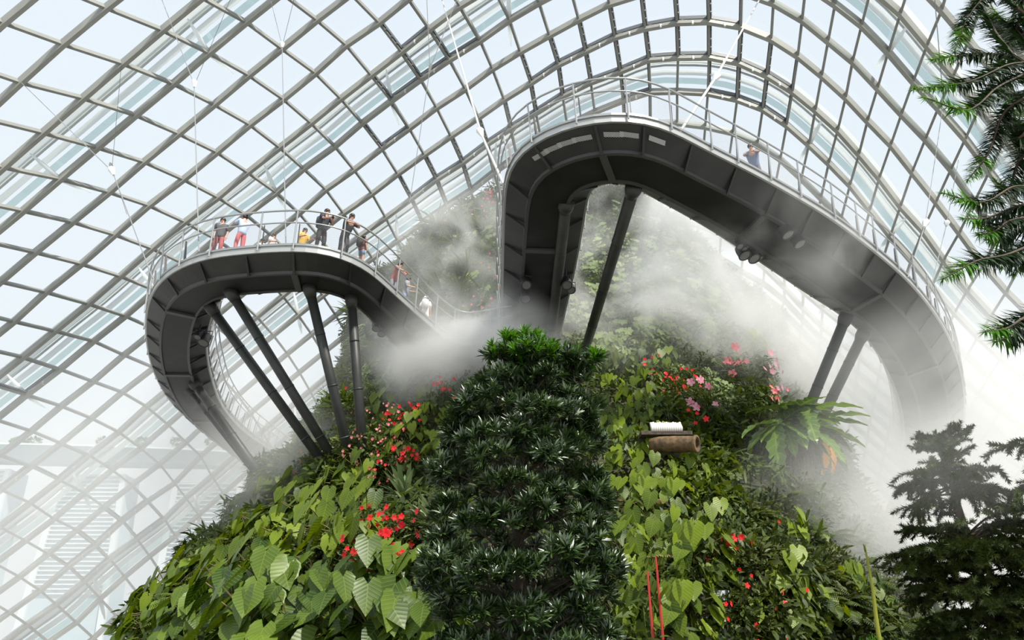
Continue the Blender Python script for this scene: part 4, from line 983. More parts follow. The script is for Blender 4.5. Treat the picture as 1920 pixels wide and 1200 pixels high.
# ------------------------------------------------------------------ araucarias in the mist on the right
def twig_leaves(path, step, size, spread, rg, acc, every=4):
    path = resample(path, step); T = np.gradient(path, axis=0); T /= np.linalg.norm(T, axis=1)[:, None] + 1e-9
    for k in range(every):
        a = rg.uniform(0, 2 * PI, len(path)); S = np.cross(T, [0.3, .2, .93]); S /= np.linalg.norm(S, axis=1)[:, None] + 1e-9; U_ = np.cross(S, T)
        o = S * np.cos(a)[:, None] + U_ * np.sin(a)[:, None]
        acc.append((path, T * (1 - spread) + o * spread, o + T * .2, size * rg.uniform(.7, 1.1, len(path))))
def araucaria(base, ztop, tiers, label, seed, size=1.0):
    """tiers: (depth below top, reach, branches, lift, droop of the twigs)"""
    rg = r_(seed); e = empty('araucaria_tree', (base[0], base[1], 0), label=label, cat='tree', group='araucaria trees in the mist')
    mb = MB(); mb.tube([(.0, 0, 0), (.06, 0, ztop * .5), (.02, 0, ztop - .8), (-.06, 0, ztop)], [.14, .09, .045, .02], 8); mb.build('trunk', M['bark'], e, True)
    old = []; new = []; br = MB(); Z = np.array([0, 0, 1.])
    for dz, reach, nb, lift, droop in tiers:
        a0 = rg.uniform(0, 6)
        for b in range(nb):
            a = a0 + 2 * PI * b / nb + rg.uniform(-.3, .3); L = reach * rg.uniform(.6, 1.12); z = ztop - dz - rg.uniform(-.1, .12); lf = lift + rg.uniform(-.25, .25)
            d = np.array([math.cos(a), math.sin(a), 0]); side = np.cross(d, Z); o = np.array([.02, 0, z])
            P = catmull([o, o + d * L * .5 + Z * lf * L * .5, o + d * L + Z * (lf * L * .7 - droop * .25 * L)], 6)
            br.tube(P, np.linspace(.024, .010, len(P)), 5, False); twig_leaves(P[4:], .022, .055 * size, .6, rg, old, 3)
            for i in (5, 7, 9, 11, 12):
                for sg in (-1, 1):
                    if rg.uniform() < .12: continue
                    q = P[i]; l2 = L * rg.uniform(.32, .55); dd = d * rg.uniform(.5, 1.0) + side * sg * rg.uniform(.4, .9)
                    dr = droop * rg.uniform(.5, 1.5)
                    tw = catmull([q, q + dd * l2 * .5 + Z * (.10 - .2 * dr) * l2, q + dd * l2 * .9 + Z * (.15 - dr + rg.uniform(-.3, .35)) * l2], 3)
                    twig_leaves(tw, .018, .095 * size, .55, rg, old, 5); twig_leaves(tw[-2:], .012, .05 * size, .45, rg, new if rg.uniform() < .4 else old, 4)
    for nm, acc, m in (('foliage', old, M['arau']), ('young_shoots', new, M['araunew'])):
        if not acc: continue
        v, t = scatter(T_SCALE, *[np.concatenate([x[i] for x in acc]) for i in range(4)]); obj(nm, mesh_data(nm, v, t, m), e)
    br.build('branches', M['bark'], e)
    return e
p = aty(1758, 822, 13.5)
araucaria(p, p[2], [(.05, .42, 7, .65, -.2), (.28, .50, 8, .55, -.1), (.80, .70, 6, .5, .2), (.90, .95, 9, .25, .5), (1.05, .95, 8, .0, .8), (1.95, 1.15, 10, .45, .2), (2.10, 1.2, 12, .15, .6), (2.25, 1.0, 12, 0., .4), (2.45, 1.15, 12, .15, .3), (2.7, 1.0, 12, .1, .4), (2.95, 1.2, 12, .0, .35),
                    (3.2, 1.0, 12, .1, .4), (3.45, 1.15, 12, .1, .35), (3.7, 1.2, 12, 0., .35), (4.0, 1.2, 12, .1, .35), (4.3, 1.25, 9, 0, .35), (4.65, 1.25, 9, 0, .35)], 'tall araucaria with whorled tiers of drooping scaly twigs in the mist', 600)
p = aty(1995, 800, 12.0)
araucaria(p, p[2], [(.1, .6, 7, .4, .2), (.5, .95, 8, .3, .4), (.95, 1.0, 8, .1, .7), (1.35, .8, 8, .1, .8), (2.1, 1.15, 8, .2, .6), (2.5, 1.1, 8, 0, .8), (2.9, 1.0, 8, .1, .8), (3.3, 1.3, 9, 0, .8), (3.6, 1.2, 9, 0, .8), (3.9, 1.3, 9, 0, .8)],
          'araucaria cut by the right picture edge, only branch tips showing', 601)
# bare upright shoot
a = aty(1652, 1215, 7.0); b = aty(1621, 1022, 7.0)
sh = empty('bare_shoot', tuple(a), label='bare tapering yellow-green shoot rising at the bottom right', cat='shoot')
MB().tube(catmull([(0, 0, -1.2), (0, 0, 0), (b - a) * .55 + np.array([.01, 0, 0]), b - a], 5), np.linspace(.028, .008, 16), 7).build('stalk', M['yellow'], sh, True)
MB().tube([(b - a) * .93, (b - a) * 1.01 + np.array([-.01, 0, .0])], [.010, .004], 6).build('tip', M['ear'], sh, True)
rg = r_(610); pp = []
for k in range(12):
    tw = np.array([(rg.uniform(-.25, .25), rg.uniform(-.1, .1), -.14), (rg.uniform(-.3, .3), rg.uniform(-.1, .1), rg.uniform(-.05, .08))]); twig_leaves(tw, .012, .06, .7, rg, pp, 4)
v, t = scatter(T_NEEDLE, *[np.concatenate([x[i] for x in pp]) for i in range(4)]); obj('base_leaves', mesh_data('base_leaves', v, t, M['cunnnew']), sh)

# ------------------------------------------------------------------ needle-leaved conifer reaching in from the top right
CY_ = 4.6
def crop(x, y): return (1650 + x / 1.818, y / 1.818)
con = empty('needle_conifer', (4.6, CY_ + .3, 0), label='conifer with long spiky needles reaching in from the top right corner', cat='tree')
corg = np.array([4.6, CY_ + .3, 0])
BR = [((470, 30), (380, -20), (300, 60), (255, 175), .0), ((455, 190), (400, 120), (365, 55), (330, 20), .1), ((455, 195), (380, 185), (270, 190), (180, 205), .0),
      ((500, 215), (430, 225), (300, 280), (118, 303), -.2), ((500, 250), (400, 300), (300, 375), (160, 335), -.3), ((500, 330), (420, 390), (370, 520), (300, 612), .1),
      ((520, 420), (470, 470), (440, 400), (440, 350), .2), ((520, 500), (470, 560), (440, 640), (395, 620), .3), ((520, 640), (450, 640), (350, 690), (220, 660), -.1),
      ((520, 690), (440, 715), (360, 745), (285, 745), .2), ((520, 740), (440, 755), (390, 790), (340, 800), 0), ((520, 780), (460, 790), (410, 820), (365, 818), .2),
      ((530, 830), (430, 870), (330, 890), (217, 950), -.2), ((540, 820), (500, 870), (440, 900), (400, 895), .2), ((540, 1060), (480, 1090), (430, 1120), (360, 1130), -.1),
      ((530, 100), (490, 30), (470, -40), (440, -90), .2), ((500, -40), (480, 50), (450, 130), (420, 180), .3), ((540, 560), (490, 520), (470, 450), (480, 380), .3),
      ((540, 900), (500, 850), (470, 900), (455, 930), .4), ((540, 1150), (500, 1130), (450, 1150), (395, 1165), .1), ((520, 180), (470, 110), (420, 70), (385, 30), .4), ((520, 300), (480, 330), (430, 330), (350, 330), .5)]
old = []; new = []; bm_ = MB(); rg = r_(700)
trk = [aty(1985, y, CY_ + .3) - corg for y in (-260, 200, 620, 1000)]; trk = [trk[0], trk[1], trk[2], trk[3], np.array([trk[3][0], 0, 0])]
MB().tube(trk, [.06, .08, .10, .12, .14], 10).build('trunk', M['bark'], con, True)
for p0, p1, p2, p3, dy in BR:
    P = catmull([aty(*crop(*q), CY_ + dy * f) - corg for q, f in ((p0, .2), (p1, .6), (p2, 1), (p3, 1.1))], 9)
    j = np.argmin([abs(t_[2] - P[0][2]) for t_ in trk[:4]])
    bm_.tube(np.vstack([[np.interp(P[0][2] - .1, [q[2] for q in trk[::-1]], [q[0] for q in trk[::-1]]), 0, P[0][2] - .1], P]), np.linspace(.018, .005, len(P) + 1), 5, False)
    Q = resample(P, .011); T = np.gradient(Q, axis=0); T /= np.linalg.norm(T, axis=1)[:, None]; n = len(Q)
    side = np.cross(T, [0.0, -.85, .5]); side /= np.linalg.norm(side, axis=1)[:, None]; up = np.cross(side, T)
    f = np.linspace(0, 1, n)
    sz = .155 * np.minimum(1, (1 - f) * 3.0 + .35)
    for sg in (-1, 1):
        for lift in (-.5, .0, .5):
            D = side * sg + T * rg.uniform(.35, .8, (n, 1)) + up * (lift + rg.normal(0, .15, (n, 1))) + np.array([0, 0, -.12]); k = rg.uniform(size=n) < .62
            tipm = f > .72
            for m_, acc in ((~tipm & k, old), (tipm & k, new)):
                if m_.any(): acc.append((Q[m_], D[m_], np.tile([0, -.4, .9], (m_.sum(), 1)) + rg.normal(0, .2, (m_.sum(), 3)), (sz * rg.uniform(.75, 1.1, n))[m_]))
    # leafy tip tuft
    k = 16; acc = new; D = T[-1] + rg.normal(0, .45, (k, 3)); acc.append((np.tile(Q[-1], (k, 1)), D, np.tile([0, -.3, 1.], (k, 1)), rg.uniform(.05, .09, k)))
for nm, acc, m in (('needles', old, M['cunn']), ('young_needles', new, M['cunnnew'])):
    v, t = scatter(T_NEEDLE, *[np.concatenate([x[i] for x in acc]) for i in range(4)]); obj(nm, mesh_data(nm, v, t, m), con)
bm_.build('branches', M['bark'], con)

# ------------------------------------------------------------------ people
CLOTH = {}
def cloth(c, rough=.8):
    k = tuple(c)
    if k not in CLOTH: CLOTH[k] = mat('cloth', c, rough, 0, tuple(min(1, x * 1.15) for x in c), 9)
    return CLOTH[k]
SKIN = mat('skin', (.62, .36, .26), .5); HAIR = mat('hair', (.02, .015, .012), .45)
def skinned(name, pts, edges, rads, m, parent, sub=1):
    me = bpy.data.meshes.new(name); me.from_pydata([tuple(p) for p in pts], edges, []); me.update()
    o = bpy.data.objects.new(name, me); COL.objects.link(o)
    md = o.modifiers.new('skin', 'SKIN'); md.use_smooth_shade = True
    ly = me.skin_vertices[0].data if me.skin_vertices else None
    if ly is None:
        bm = bmesh.new(); bm.from_mesh(me); bm.verts.layers.skin.verify(); bm.to_mesh(me); bm.free(); ly = me.skin_vertices[0].data
    for i, r in enumerate(rads): ly[i].radius = (r, r) if np.isscalar(r) else r
    ly[0].use_root = True
    s = o.modifiers.new('sub', 'SUBSURF'); s.levels = sub; s.render_levels = sub
    dg = bpy.context.evaluated_depsgraph_get(); nm = bpy.data.meshes.new_from_object(o.evaluated_get(dg)); nm.name = name
    bpy.data.objects.remove(o); nm.materials.clear(); nm.materials.append(m)
    for p in nm.polygons: p.use_smooth = True
    return obj(name, nm, parent)
def person(pos, face, h, pose, top, bottom, label, hair='short', shorts=False, bag=None, hat=None, group='visitors on the walkways'):
    """pos = feet (or seat) point on the deck; face = direction faced, radians from -y towards +x"""
    e = empty('person', tuple(pos), face, label=label, cat='person', group=group)
    s = h / 1.7
    sit = pose.startswith('sit')
    hip = .93 if not sit else .14
    lean = {'stand': .02, 'lean': .22, 'photo': .0, 'sit': .10, 'sitread': .22, 'phone': .10, 'walk': .05, 'hold': .08}[pose]
    # local: -y = forward
    P = {}
    P['pel'] = (0, 0, hip); P['wai'] = (0, -lean * .35, hip + .16); P['che'] = (0, -lean * .8, hip + .38); P['nec'] = (0, -lean * 1.15, hip + .53); P['hea'] = (0, -lean * 1.35 - .02, hip + .62); P['cro'] = (0, -lean * 1.35 - .015, hip + .745)
    for sg, k in ((-1, 'L'), (1, 'R')):
        P['sho' + k] = (sg * .175, -lean * 1.05, hip + .47)
        if pose == 'photo': el, ha = (sg * .24, -.20, hip + .33), (sg * .06, -.26, hip + .60)
        elif pose == 'lean': el, ha = (sg * .25, -.22 - lean, hip + .26), (sg * .12, -.46 - lean * .5, hip + .22)
        elif pose == 'phone': el, ha = (sg * .22, -.14 - lean, hip + .24), (sg * .07, -.38, hip + .30)
        elif pose in ('sitread',): el, ha = (sg * .24, -.22, hip + .26), (sg * .10, -.45, hip + .20)
        elif pose == 'hold': el, ha = (sg * .24, -.12, hip + .24), (sg * .20, -.42, hip + .18)
        elif sit: el, ha = (sg * .24, -.10, hip + .24), (sg * .14, -.32, hip + .12)
        else: el, ha = (sg * .23, .02, hip + .21), (sg * .22, -.08, hip - .03)
        P['elb' + k] = el; P['wri' + k] = ha
        P['hip' + k] = (sg * .09, 0, hip - .04)
        if sit: P['kne' + k] = (sg * .16, -.42, hip + .22); P['ank' + k] = (sg * .13, -.60, .06); P['toe' + k] = (sg * .14, -.74, .03)
        else:
            st = (.14 * sg if pose == 'walk' else .03 * sg)
            P['kne' + k] = (sg * .11, -.03 - st, .49); P['ank' + k] = (sg * .12, .02 - st * .7, .085); P['toe' + k] = (sg * .135, -.13 - st * .7, .035)
    order = ['pel', 'wai', 'che', 'nec', 'hea', 'cro'] + [a + k for k in 'LR' for a in ('sho', 'elb', 'wri', 'hip', 'kne', 'ank', 'toe')]
    ix = {n: i for i, n in enumerate(order)}
    E_ = [('pel', 'wai'), ('wai', 'che'), ('che', 'nec'), ('nec', 'hea'), ('hea', 'cro')]
    for k in 'LR': E_ += [('che', 'sho' + k), ('sho' + k, 'elb' + k), ('elb' + k, 'wri' + k), ('pel', 'hip' + k), ('hip' + k, 'kne' + k), ('kne' + k, 'ank' + k), ('ank' + k, 'toe' + k)]
    R = {'pel': (.14, .11), 'wai': (.125, .095), 'che': (.15, .105), 'nec': .055, 'hea': (.078, .092), 'cro': (.062, .072), 'sho': .062, 'elb': .042, 'wri': .030, 'hip': .088, 'kne': .056, 'ank': .038, 'toe': .030}
    pts = [tuple(np.array(P[n]) * s) for n in order]
    rad = [(tuple(np.array(R[n if n in R else n[:3]]) * s) if not np.isscalar(R[n if n in R else n[:3]]) else R[n[:3]] * s) for n in order]
    body = [(ix[a], ix[b]) for a, b in E_]
    # fingers and thumb as short chains off each wrist, kept in the same body surface
    for k, sg in (('L', -1), ('R', 1)):
        w = np.array(P['wri' + k]) * s; el = np.array(P['elb' + k]) * s; d = (w - el) / np.linalg.norm(w - el); sd = np.cross(d, [0, 0, 1.]); sd /= np.linalg.norm(sd) + 1e-6; dn = np.cross(sd, d)
        pm = len(pts); pts.append(tuple(w + d * .055 * s)); rad.append((.036 * s, .020 * s)); body.append((ix['wri' + k], pm))
        for f in range(4):
            o = sd * (f - 1.5) * .021 * s; L = (.075, .085, .080, .062)[f] * s
            a_ = len(pts); pts.append(tuple(w + d * .10 * s + o)); rad.append(.0095 * s); pts.append(tuple(w + d * (.10 * s + L * .55) + o - dn * .012 * s)); rad.append(.0085 * s); pts.append(tuple(w + d * (.10 * s + L * .9) + o - dn * .035 * s)); rad.append(.0075 * s)
            body += [(pm, a_), (a_, a_ + 1), (a_ + 1, a_ + 2)]
        a_ = len(pts); pts.append(tuple(w + d * .05 * s + sd * -sg * .045 * s)); rad.append(.011 * s); pts.append(tuple(w + d * .09 * s + sd * -sg * .065 * s - dn * .01)); rad.append(.009 * s); body += [(pm, a_), (a_, a_ + 1)]
    skinned('body', pts, body, rad, SKIN, e, 1)
    # face: nose, ears, mouth and eyes modelled on the head
    H = np.array(P['hea']) * s; mb = MB()
    mb.lathe([(.004, .030), (.017, .0)], c=H + np.array([0, -.085 * s, .0]), axis=(0, -1, -.25), n=6)
    for sg in (-1, 1): mb.lathe([(.012, -.008), (.026, 0), (.012, .010)], c=H + np.array([sg * .083 * s, .0, .005]), axis=(sg, .2, 0), n=8)
    mb.build('nose_and_ears', SKIN, e, True)
    mb = MB()
    for sg in (-1, 1): mb.lathe([(.003, .008), (.011, .003), (.011, -.004)], c=H + np.array([sg * .03 * s, -.083 * s, .03 * s]), axis=(0, -1, 0), n=8)
    mb.box(H + np.array([0, -.085 * s, -.045 * s]), (.045 * s, .012, .010)); mb.build('eyes_and_mouth', mat('lip', (.25, .06, .05), .5) if 'lip' not in bpy.data.materials else bpy.data.materials['lip'], e)
    # clothes
    def sub(names, edges, rr, nm, m): skinned(nm, [tuple(np.array(P[n]) * s) if isinstance(n, str) else n for n in names], edges, [tuple(np.array(r) * s) if not np.isscalar(r) else r * s for r in rr], m, e, 1)
    mid = lambda a, b, f: tuple((np.array(P[a]) * (1 - f) + np.array(P[b]) * f) * s)
    sub(['che', 'wai', 'pel', mid('che', 'nec', .75), 'shoL', mid('shoL', 'elbL', .9), 'shoR', mid('shoR', 'elbR', .9), tuple(np.array([0, .0, hip - .10]) * s)], [(0, 1), (1, 2), (0, 3), (0, 4), (4, 5), (0, 6), (6, 7), (2, 8)],
        [(.185, .135), (.17, .14), (.19, .15), (.075, .07), .085, .066, .085, .066, (.17, .14)], 'shirt', cloth(top))
    fr = .75 if shorts else 1.0
    legs = ['pel', mid('pel', 'wai', .7)]; ed = [(0, 1)]; rr = [(.165, .132), (.145, .118)]
    for k in 'LR':
        i = len(legs); legs += ['hip' + k, mid('hip' + k, 'kne' + k, fr)]; ed += [(0, i), (i, i + 1)]; rr += [.104, .080]
        if not shorts: legs += [mid('kne' + k, 'ank' + k, .85)]; ed += [(i + 1, i + 2)]; rr += [.058]
    sub(legs, ed, rr, 'shorts' if shorts else 'trousers', cloth(bottom))
    mb = MB()
    for k in 'LR':
        a_, b_ = np.array(P['ank' + k]) * s, np.array(P['toe' + k]) * s
        mb.tube([a_ + np.array([0, .05 * s, -.03 * s]), a_ * .5 + b_ * .5 + np.array([0, 0, .0]), b_ + np.array([0, -.03 * s, 0])], [.048 * s, .050 * s, .036 * s], 8)
    mb.build('shoes', M['lamp'] if top[0] < .3 else M['white'], e, True)
    # hair
    mb = MB(); c = H + np.array([0, .018 * s, .055 * s])
    mb.lathe([(.055 * s, -.085 * s), (.096 * s, -.03 * s), (.103 * s, .02 * s), (.085 * s, .065 * s), (.045 * s, .092 * s), (.005, .10 * s)], c=c, axis=(0, .25, 1), n=14)
    if hair == 'long': mb.tube([c + np.array([0, .075 * s, .03]), c + np.array([0, .11 * s, -.10 * s]), c + np.array([0, .10 * s, -.27 * s])], [.055 * s, .065 * s, .035 * s], 9)
    if hair == 'bun': mb.lathe([(.01, -.045), (.045, -.02), (.045, .02), (.01, .045)], c=c + np.array([0, .09 * s, .06 * s]), n=9)
    mb.build('hair', HAIR, e, True)
    if hat is not None:
        MB().lathe([(.16 * s, .03), (.165 * s, .045), (.10 * s, .06), (.095 * s, .14), (.03, .155)], c=H + np.array([0, .01, .03 * s]), n=16).build('hat', cloth(hat), e, True)
    if bag is not None:
        c = np.array(P['che']) * s + np.array([0, .20 * s, -.05 * s]); b = MB()
        b.lathe([(.08 * s, -.24 * s), (.15 * s, -.20 * s), (.165 * s, 0), (.15 * s, .16 * s), (.07 * s, .22 * s)], c=c, n=10)
        b.build('backpack', cloth(bag), e, True); b = MB()
        for sg in (-1, 1): b.tube([c + np.array([sg * .08 * s, -.05, .20 * s]), np.array(P['sho' + 'LR'[sg > 0]]) * s * np.array([.7, 1, 1]) + np.array([0, -.03, .07 * s]), np.array(P['che']) * s + np.array([sg * .11 * s, -.15 * s, -.02]), c + np.array([sg * .12 * s, -.05, -.18 * s])], .018, 5)
        b.build('straps', cloth(tuple(x * .6 for x in bag)), e)
    if pose in ('photo', 'phone'):
        w = (np.array(P['wriL']) + np.array(P['wriR'])) / 2 * s + np.array([0, -.10, .03])
        MB().box(w, (.13, .02, .075) if pose == 'photo' else (.075, .015, .14)).build('phone', M['lamp'], e)
    return e
def on_deck(O, I, X, px, frac, zoff):
    """deck point whose rim (outer edge) shows at picture column px on the near loop"""
    best = None
    for k in range(len(O)):
        x, y = proj(O[k]); 
        if best is None or abs(x - px[0]) + .6 * abs(y - px[1]) < best[0]: best = (abs(x - px[0]) + .6 * abs(y - px[1]), k)
    k = best[1]; return O[k] * (1 - frac) + I[k] * frac + np.array([0, 0, -.02])
dl = lambda x, y, f: on_deck(WLO, WLI, WLX, (x, y), f, 0)
dr_ = lambda x, y, f: on_deck(WRO, WRI, WRX, (x, y), f, 0)
person(dl(385, 478, .12), .3, 1.66, 'stand', (.10, .10, .11), (.45, .12, .12), 'person in dark grey top leaning back at the left end of the low walkway railing')
person(dl(430, 470, .12), -2.2, 1.66, 'photo', (.50, .60, .80), (.62, .16, .18), 'person in pale blue top and red leggings holding up a phone', hair='bun')
person(dl(452, 468, .5), .4, 1.25, 'stand', (.75, .78, .80), (.3, .3, .35), 'small child in white, only head and shoulders showing over the walkway rim')
person(dl(476, 466, .45), 1.2, 1.35, 'hold', (.70, .68, .66), (.3, .3, .3), 'child in pale top bending over something in the hands', hair='long')
person(dl(556, 462, .42), .9, 1.45, 'hold', (.70, .45, .10), (.1, .1, .12), 'person with long dark hair and yellow scarf, low behind the railing', hair='long')
person(dl(592, 462, .10), 1.0, 1.74, 'phone', (.045, .05, .06), (.03, .03, .035), 'man-height person in black with a big backpack looking at a phone', bag=(.05, .055, .065))
person(dl(643, 474, .10), .9, 1.72, 'lean', (.07, .07, .08), (.05, .05, .06), 'person all in black leaning on the railing, seen from the side', hair='long')
person(dl(676, 488, .12), 2.6, 1.35, 'stand', (.20, .07, .06), (.18, .26, .40), 'child with dark backpack, denim shorts and red shoes', shorts=True, bag=(.06, .05, .05))
person(dl(748, 548, .25), 1.2, 1.66, 'lean', (.45, .20, .18), (.25, .25, .28), 'person in dull red on the sloping low walkway, upper of the two at the railing', hair='long')
person(dl(772, 570, .3), 1.5, 1.72, 'hold', (.30, .33, .38), (.20, .28, .42), 'person in grey shirt and jeans stretching an arm along the railing')
person(dl(812, 606, .25), PI, 1.68, 'walk', (.80, .80, .78), (.72, .62, .56), 'person in white shirt and pale hat walking away towards the mist', hat=(.75, .73, .68), bag=(.75, .73, .7))
person(dl(912, 637, .35), 1.2, 1.6, 'sitread', (.75, .40, .36), (.7, .45, .4), 'person in pink sitting in the mist behind the railing near the dark tree')
person(dl(930, 634, .40), -.9, 1.6, 'sit', (.70, .35, .30), (.6, .4, .4), 'second person in pink beside the edge of the high walkway leg', hair='long')
person(dr_(1442, 333, .18), -.5, 1.72, 'lean', (.22, .28, .42), (.12, .13, .16), 'person in blue patterned shirt on the high walkway, the only visitor there', hair='short')

# ------------------------------------------------------------------ city buildings beyond the glass, lower left; distance haze put into their colours
M['conc'] = mat('hazed_concrete', (.62, .66, .68), .8); M['conc2'] = mat('hazed_facade', (.42, .50, .55), .6); M['hull'] = mat('hazed_deck_hull', (.33, .38, .42), .6)
def tower(x0, x1, ytop, ybot, shift, Yd, label):
    """x0..x1 at the top row; shift = how far the foot moves"""
    d = 14.
    A, B = aty(x0, ytop, Yd), aty(x1, ytop, Yd); zt_ = A[2]
    C_, D_ = aty(x0 + shift[0], ybot, Yd), aty(x1 + shift[1], ybot, Yd); zb = C_[2]
    f = (zb - 0) / (zt_ - zb + 1e-6)
    C0 = C_ + (C_ - A) * f; D0 = D_ + (D_ - B) * f; C0[2] = D0[2] = 0
    e = empty('hotel_tower', tuple(C0), label=label, cat='building', group='leaning balcony towers beyond the glass')
    o = C0; dy = np.array([0, 26., 0])
    MB().sweep([[C0 - o, D0 - o, D0 + dy - o, C0 + dy - o], [A - o, B - o, B + dy - o, A + dy - o]]).build('facade', M['conc2'], e)
    n = int(zt_ / 3.6)
    for j in range(int(n * .3), min(n, int(n * .3) + 95)):
        g = (j + .5) / n; P = C0 * (1 - g) + A * g; Q = D0 * (1 - g) + B * g
        mb = MB(); a_ = P + (Q - P) * .06 - o; b_ = Q - (Q - P) * .06 - o
        mb.sweep([[a_ + (0, -1.8, 0), a_ + (0, 0, 0), a_ + (0, 0, 1.1), a_ + (0, -1.8, 1.1)], [b_ + (0, -1.8, 0), b_ + (0, 0, 0), b_ + (0, 0, 1.1), b_ + (0, -1.8, 1.1)]]); mb.build('balcony', M['conc'], e)
    for g0 in (-.02, .94):
        MB().sweep([[C0 + (D0 - C0) * g0 + (0, -2.5, 0) - o, C0 + (D0 - C0) * (g0 + .08) + (0, -2.5, 0) - o, C0 + (D0 - C0) * (g0 + .08) + (0, .5, 0) - o, C0 + (D0 - C0) * g0 + (0, .5, 0) - o],
                    [A + (B - A) * g0 + (0, -2.5, 0) - o, A + (B - A) * (g0 + .08) + (0, -2.5, 0) - o, A + (B - A) * (g0 + .08) + (0, .5, 0) - o, A + (B - A) * g0 + (0, .5, 0) - o]]).build('side_wall', M['conc'], e)
    return e
Yd = 620.
tower(118, 236, 890, 1190, (-90, -45), Yd, 'leaning balcony tower in haze-paled colours at the lower left beyond the glass')
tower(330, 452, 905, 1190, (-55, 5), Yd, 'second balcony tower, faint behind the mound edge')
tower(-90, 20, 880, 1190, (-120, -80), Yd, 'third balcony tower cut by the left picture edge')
# long roof deck resting on the towers
L_, R_ = aty(-120, 852, Yd), aty(520, 868, Yd)
hd = empty('roof_deck', tuple(L_), label='long grey boat-shaped deck resting on top of the towers', cat='roof deck')
xs = np.linspace(0, 1, 12); rows_ = []
for f in xs:
    c = (R_ - L_) * f; w = 20 * math.sin(PI * min(1, .15 + f * .9)) ** .4; hgt = 11
    rows_.append([c + (0, -w, hgt * .55), c + (0, w, hgt * .55), c + (0, w * .6, -hgt * .5), c + (0, -w * .6, -hgt * .5)])
MB().sweep([np.array(r) for r in rows_]).build('hull', M['hull'], hd)
MB().sweep([np.array([r[0] + (0, 0, 1.5), r[1] + (0, 0, 1.5), r[1], r[0]]) for r in map(np.array, rows_)]).build('parapet', M['conc'], hd)
rg = r_(900)
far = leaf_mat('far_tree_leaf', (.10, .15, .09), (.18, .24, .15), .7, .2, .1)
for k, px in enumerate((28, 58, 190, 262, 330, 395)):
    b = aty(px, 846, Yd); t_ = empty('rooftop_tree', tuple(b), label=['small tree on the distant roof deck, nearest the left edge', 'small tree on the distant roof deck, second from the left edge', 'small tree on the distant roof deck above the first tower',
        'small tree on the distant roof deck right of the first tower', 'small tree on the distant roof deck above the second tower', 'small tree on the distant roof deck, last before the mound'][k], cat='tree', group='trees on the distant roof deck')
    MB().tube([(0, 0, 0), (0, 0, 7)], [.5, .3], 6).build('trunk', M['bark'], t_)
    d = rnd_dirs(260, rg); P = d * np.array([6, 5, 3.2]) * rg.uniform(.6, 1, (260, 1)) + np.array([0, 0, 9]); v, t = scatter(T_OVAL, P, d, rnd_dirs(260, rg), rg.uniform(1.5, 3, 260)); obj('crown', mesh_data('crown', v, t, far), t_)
g_ = [(-4000, 85, -.5), (4000, 85, -.5), (4000, 4000, -.5), (-4000, 4000, -.5)]
obj('terrain', mesh_data('terrain', g_, [(0, 1, 2, 3)], mat('pale_terrain', (.5, .54, .52), .9)), kind='structure')

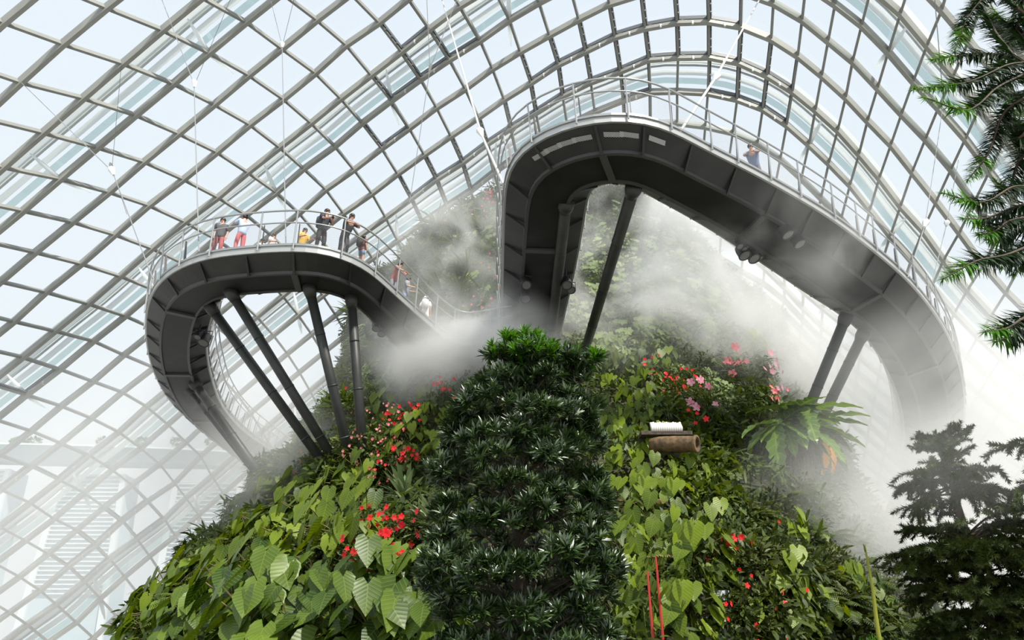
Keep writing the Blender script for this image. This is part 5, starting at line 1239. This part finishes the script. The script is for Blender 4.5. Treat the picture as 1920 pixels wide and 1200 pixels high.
# ------------------------------------------------------------------ mist: real scattering air, thin and patchy
def mist(name, c, r, dens, label, scale=.35, thr=.42, soft=.3, seed=0., stretch=(1, 1, 1), rot=(0, 0, 0)):
    me = bpy.data.meshes.new(name); bm = bmesh.new(); bmesh.ops.create_icosphere(bm, subdivisions=3, radius=1.0); bm.to_mesh(me); bm.free()
    o = obj(name, me, None, tuple(c), label=label, cat='mist', kind='stuff'); o.scale = r; o.rotation_euler = rot
    m = bpy.data.materials.new('mist_air'); m.use_nodes = True; t = m.node_tree; t.nodes.clear(); out = t.nodes.new('ShaderNodeOutputMaterial')
    v = t.nodes.new('ShaderNodeVolumeScatter'); v.inputs['Color'].default_value = (1, 1, 1, 1); v.inputs['Anisotropy'].default_value = .0
    tc = t.nodes.new('ShaderNodeTexCoord'); ln = t.nodes.new('ShaderNodeVectorMath'); ln.operation = 'LENGTH'; t.links.new(tc.outputs['Object'], ln.inputs[0])
    fo = t.nodes.new('ShaderNodeMapRange'); fo.interpolation_type = 'SMOOTHSTEP'; fo.inputs['From Min'].default_value = 1.0; fo.inputs['From Max'].default_value = .15; t.links.new(ln.outputs['Value'], fo.inputs[0])
    geo = t.nodes.new('ShaderNodeNewGeometry'); mp = t.nodes.new('ShaderNodeMapping'); mp.inputs['Scale'].default_value = stretch; mp.inputs['Location'].default_value = (seed, seed * .7, -seed)
    n = t.nodes.new('ShaderNodeTexNoise'); n.inputs['Scale'].default_value = scale; n.inputs['Detail'].default_value = 3.5; n.inputs['Roughness'].default_value = .6; n.inputs['Distortion'].default_value = .6
    t.links.new(geo.outputs['Position'], mp.inputs[0]); t.links.new(mp.outputs[0], n.inputs['Vector'])
    nr = t.nodes.new('ShaderNodeMapRange'); nr.interpolation_type = 'SMOOTHSTEP'; nr.inputs['From Min'].default_value = thr; nr.inputs['From Max'].default_value = thr + soft; t.links.new(n.outputs['Fac'], nr.inputs[0])
    a = t.nodes.new('ShaderNodeMath'); a.operation = 'MULTIPLY'; t.links.new(fo.outputs[0], a.inputs[0]); t.links.new(nr.outputs[0], a.inputs[1])
    b = t.nodes.new('ShaderNodeMath'); b.operation = 'MULTIPLY'; b.inputs[1].default_value = dens; t.links.new(a.outputs[0], b.inputs[0]); t.links.new(b.outputs[0], v.inputs['Density'])
    t.links.new(v.outputs[0], out.inputs['Volume']); me.materials.append(m)
    m.cycles.volume_step_rate = 1.0; return o
mist('mist', aty(855, 662, 26.5), (5.3, 5, 3.6), 1.25, 'dense white mist drifting where the low walkway meets the mound', .28, .36, .3, 3.)
mist('mist', aty(1230, 500, 29), (9, 4.5, 7.5), .9, 'white mist in streaks over the slope framed by the high walkway', .22, .40, .3, 11.)
mist('mist', aty(1770, 830, 39), (13, 11, 12.5), .24, 'thick white mist swallowing the lower right end of the high walkway', .13, .22, .35, 19.)
mist('mist', aty(480, 830, 38), (14, 10, 8.5), .10, 'thin mist behind the left bend of the low walkway', .13, .25, .35, 27.)
mist('mist', aty(850, 480, 33), (6, 4, 6), .35, 'streaky mist over the summit left of the high walkway', .35, .40, .3, 35.)
mist('mist', aty(1450, 440, 21), (8, 4, 4), .25, 'wisps trailing across the right arm of the high walkway', .35, .47, .25, 41.)
mist('mist', aty(1430, 680, 33), (7.5, 5, 6.5), .55, 'haze over the pink flowers on the right shoulder', .22, .34, .3, 47.)
mist('mist', aty(130, 1000, 48), (24, 12, 15), .07, 'pale haze inside the glass at the lower left', .08, .2, .4, 53.)
mist('mist', aty(1670, 1030, 26), (8, 7, 6.5), .20, 'mist round the foot of the right slope behind the araucaria', .18, .28, .35, 59.)
mist('mist', aty(1000, 320, 21), (5, 4, 4), .16, 'wisps rising over the crown of the high loop', .4, .47, .25, 67.)
mist('mist', aty(560, 900, 27), (6, 4, 3.5), .20, 'low mist round the feet of the left struts', .25, .32, .35, 73.)
mist('mist', aty(1790, 870, 12.3), (2.2, 1.6, 1.4), .12, 'faint haze veiling the top tiers of the tall araucaria', .5, .2, .4, 81.)
mist('mist', aty(1600, 1000, 21), (4, 4, 5), .16, 'haze over the lower right edge of the mound', .2, .25, .4, 87.)
mist('mist', aty(1730, 730, 25), (6, 4.5, 5.5), .17, 'pale veil drifting across the lower right bend of the high walkway', .22, .3, .35, 93.)
